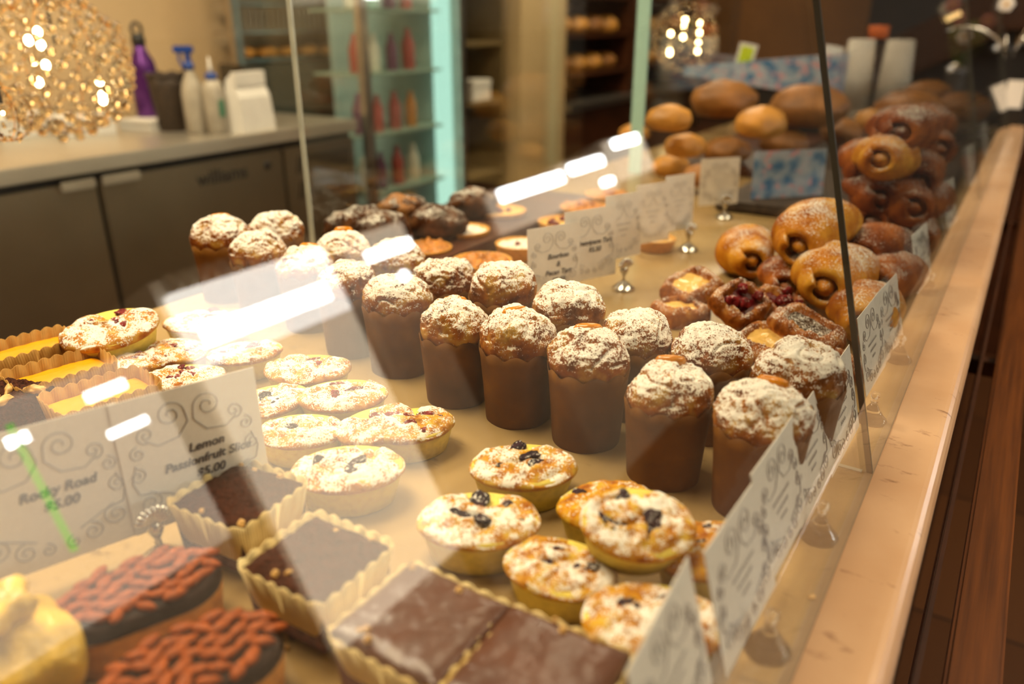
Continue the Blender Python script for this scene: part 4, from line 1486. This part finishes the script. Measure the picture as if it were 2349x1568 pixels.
# blue box standing in for a reflection, with the two cards above the bread
pa, pb = aty(1545, 162, 2.75), aty(1905, 125, 2.75)
t = thing('reflection_box', 'long blue patterned box standing in for a reflection across the far case', 'box', (pb.x, 2.85, .0), 0)
zz = pb.z
m = MB()
m.add([(pa.x - pb.x, 0, pa.z - .02), (.02, -.02, .13), (.02, .10, .13), (pa.x - pb.x, .10, pa.z - .02), (pa.x - pb.x, 0, pa.z + .008), (.02, -.02, zz), (.02, .10, zz), (pa.x - pb.x, .10, pa.z + .008)],
      [(0, 3, 2, 1), (4, 5, 6, 7), (0, 1, 5, 4), (1, 2, 6, 5), (2, 3, 7, 6), (3, 0, 4, 7)])
m.build('box_body', BLUEF, t)
MB().box(-.30, -.02, .0, .08, 0, .15).build('stand', BLACK, t)
for (u, v, w, lab, mt) in ((1700, 138, .062, 'lime green price card standing on the blue patterned box', GREENC), (1893, 145, .062, 'plain white card at the right end of the blue patterned box', None)):
    p = aty(u, v, 2.88)
    o = MB().box(-w / 2, w / 2, -.001, .001, 0, .115).build('price_card', WHITEP)
    o.location = (p.x, p.y, p.z - .058)
    o.rotation_euler = (.1, .18, .5)
    tag(o, lab, 'price card', 'cards above the bread')
    if mt:
        q = MB().box(-w * .36, w * .36, -.0016, -.001, .035, .105).build('lime_panel', mt, o)

# ------------------------------------------------------------------ crystal pendants hung in place of lamp reflections in the front glass
def pendant(c, R, n, nb, lab, seed, power, sz=1.0):
    t = thing('reflection_pendant', lab, 'lamp', c, 0, 'crystal bead stand-ins for lamp reflections')
    m = MB().ball((0, 0, 0), 1, 14, 10)
    bm0 = setm(mesh('crystal_bead', m.v, m.f), CRYSTAL)
    r2 = random.Random(seed)
    pts = []
    for i in range(n):
        z = 1 - 2 * (i + .5) / n
        a = i * 2.39996
        q = math.sqrt(1 - z * z)
        d = Vector((q * math.cos(a), q * math.sin(a), z * sz))
        pts.append(d * R * r2.uniform(.93, 1.03))
    pts.sort(key=lambda p: p.dot(FW))
    br = R * .068
    for p in pts[:100]:
        inst('crystal_bead', bm0, t, p, (0, 0, 0), br * r2.uniform(.75, 1.25))
    m = MB()
    for p in pts[100:]:
        m.ball(p, br * r2.uniform(.75, 1.25), 12, 8)
    if m.v:
        s = m.build('crystal_strands', CRYSTAL, t, True)
        s['kind'] = 'stuff'
    fr = MB()
    for q in range(8):
        a = q * PI / 4
        fr.tube([(R * .97 * math.sin(b_) * math.cos(a), R * .97 * math.sin(b_) * math.sin(a), R * .97 * math.cos(b_) * sz) for b_ in [PI * w_ / 14 for w_ in range(15)]], .0007, 5)
    fr.build('wire_frame', plain('gold_wire', srgb(190, 130, 50), .25, 1.0), t, True)
    BUL = emit('warm_bulb', (1, .66, .30), power)
    for q in range(nb):
        a = q * 2.1 + seed
        MB().ball((R * .5 * math.cos(a), R * .5 * math.sin(a), R * .5 * math.sin(q * 2.3)), R * .05, 14, 10, 1, 1, 1.3).build('bulb', BUL, t, True)
    MB().tube([(0, 0, R * .3), (0, 0, CEIL - c[2])], .003, 6).build('cord', CORD, t)
    return t


c = atx(136, 152, -1.72)
pendant(tuple(c), 154 * depth(c) / F, 250, 9, 'big crystal bead globe standing in for a lamp reflection at the top left', 3, 60)
c = atx(8, 262, -1.30)
pendant(tuple(c), 62 * depth(c) / F, 90, 2, 'small crystal bead globe standing in for a lamp reflection, below the big globe', 9, 50)
c = aty(1570, 84, 3.3)
pendant(tuple(c), 74 * depth(c) / F, 120, 12, 'crystal bead globe standing in for a lamp reflection above the far bread', 5, 60)

# ------------------------------------------------------------------ customer side: what the front glass mirrors
WHITE_L = emit('white_light', (1, .81, .58), 4.5)
GREEN_L = emit('green_light', (.34, 1.0, .20), 4.0)
TUBE_L = emit('tube_light', (.96, 1.0, 1.0), 42.0)
SIGN_L = emit('lit_sign', (1, .92, .82), 9.5)
SOFT_L = emit('soft_light', (1, .82, .62), 2.9)


def lit_cabinet(label, y0, y1, z0, z1, panel, tube=None, grille=False):
    t = thing('lit_display_fridge', label, 'fridge', (2.4, (y0 + y1) / 2, FLOOR), 0, 'lit fridges along the street wall')
    w2 = (y1 - y0) / 2
    MB().box(-.34, .34, -w2 - .02, w2 + .02, 0, z1 - FLOOR + (.06 if grille else .02)).build('body', WBOX, t)
    zs = z1 - FLOOR if not grille else .40 - FLOOR
    MB().box(-.40, -.345, -w2, w2, z0 - FLOOR, zs).build('lit_front', panel, t)
    if grille:
        MB().box(-.40, -.345, -w2, w2, zs, z1 - FLOOR).build('lit_sign', SIGN_L, t)
    if tube:
        for (a, b_, c_, d_) in tube:
            MB().box(-.425, -.401, a - (y0 + y1) / 2, b_ - (y0 + y1) / 2, c_ - FLOOR, d_ - FLOOR).build('light_tube', TUBE_L, t)
    if grille:
        g = MB()
        for q in range(14):
            yy = -w2 + (q + .5) * 2 * w2 / 14
            g.box(-.40, -.36, yy - .012, yy + .012, z1 - FLOOR, z1 - FLOOR + .06)
        g.build('grille', MILKY, t)
    return t


lit_cabinet('tall white lit fridge across the aisle, mirrored as the broad glare', 1.40, 2.06, -.62, .66, WHITE_L, [(1.43, 1.97, .46, .53)], True)
DISP = lit_cabinet('low lit window display across the aisle near the entrance', .50, 1.22, -.10, .52, SOFT_L, [(1.02, 1.13, .435, .465), (1.03, 1.14, .318, .342), (.79, .84, .40, .43)])
SMALLC = lit_cabinet('small lit cabinet across the aisle right of the tall fridge', 2.20, 2.52, .55, .66, WHITE_L, [(2.24, 2.50, .54, .585)])
lit_cabinet('wide lit cabinet across the aisle before the far wall', 3.22, 3.90, .46, .66, SOFT_L, [(3.26, 3.88, .60, .665)])
lit_cabinet('second wide lit cabinet across the aisle before the far wall', 3.98, 4.50, .46, .70, SOFT_L, [(4.0, 4.40, .625, .685), (4.30, 4.42, .50, .54)])
lit_cabinet('farthest lit cabinet across the aisle', 4.62, 5.1, .5, .76, SOFT_L, [(4.64, 4.98, .70, .755)])

o = MB().box(-.425, -.401, -.052, -.040, .09 - FLOOR, .46 - FLOOR)
o.build('green_light_edge', GREEN_L, DISP)
MB().ball((-.42, .016, .442 - FLOOR), .022, 16, 10).build('spot_bulb', TUBE_L, SMALLC, True)

# ------------------------------------------------------------------ lamps
def ceiling_lamp(x, y, sx, sy, power, col, lab, z=CEIL):
    t = thing('ceiling_light', lab, 'lamp', (x, y, z), 0, 'square ceiling lights')
    MB().box(-sx / 2 - .02, sx / 2 + .02, -sy / 2 - .02, sy / 2 + .02, -.03, 0).build('frame', WBOX, t)
    ld = bpy.data.lights.new('lamp', 'AREA')
    ld.shape = 'RECTANGLE'
    ld.size, ld.size_y = sx, sy
    ld.energy = power
    ld.color = col
    lo = bpy.data.objects.new('lamp', ld)
    COL.objects.link(lo)
    lo.location = (x, y, z - .034)
    return t


WARM = (1.0, .80, .53)
ceiling_lamp(-.95, .35, .8, .8, 40, WARM, 'ceiling light above the left half of the display case')
ceiling_lamp(-.75, 1.9, .6, .8, 13, WARM, 'ceiling light above the far half of the display case')
ceiling_lamp(-2.0, .8, .7, 1.2, 62, (1, .85, .62), 'ceiling light above the staff aisle')
ceiling_lamp(-1.6, 3.8, .8, .8, 48, (1, .82, .58), 'ceiling light before the bread racks')
ceiling_lamp(.9, 1.6, .5, 2.0, 36, (1, .80, .56), 'ceiling light above the customer aisle')

ceiling_lamp(-1.9, 6.6, .8, .8, 22, (1, .78, .5), 'added ceiling light that brightens the far end wall')  # unseen lamp, added to light the brown end wall

wd = bpy.data.worlds.new('room')
sc.world = wd
wd.use_nodes = True
wd.node_tree.nodes['Background'].inputs[0].default_value = (1, .8, .55, 1)
wd.node_tree.nodes['Background'].inputs[1].default_value = .03
sc.view_settings.view_transform = 'Standard'
sc.view_settings.look = 'None'
sc.view_settings.exposure = 0.0
sc.view_settings.gamma = 1.0
sc.cycles.max_bounces = 8
sc.cycles.transparent_max_bounces = 12
sc.cycles.transmission_bounces = 6
sc.cycles.diffuse_bounces = 2
sc.cycles.glossy_bounces = 3
sc.cycles.caustics_reflective = False
sc.cycles.sample_clamp_indirect = 8.0
sc.cycles.use_denoising = True
sc.cycles.use_adaptive_sampling = True
sc.cycles.adaptive_threshold = .09
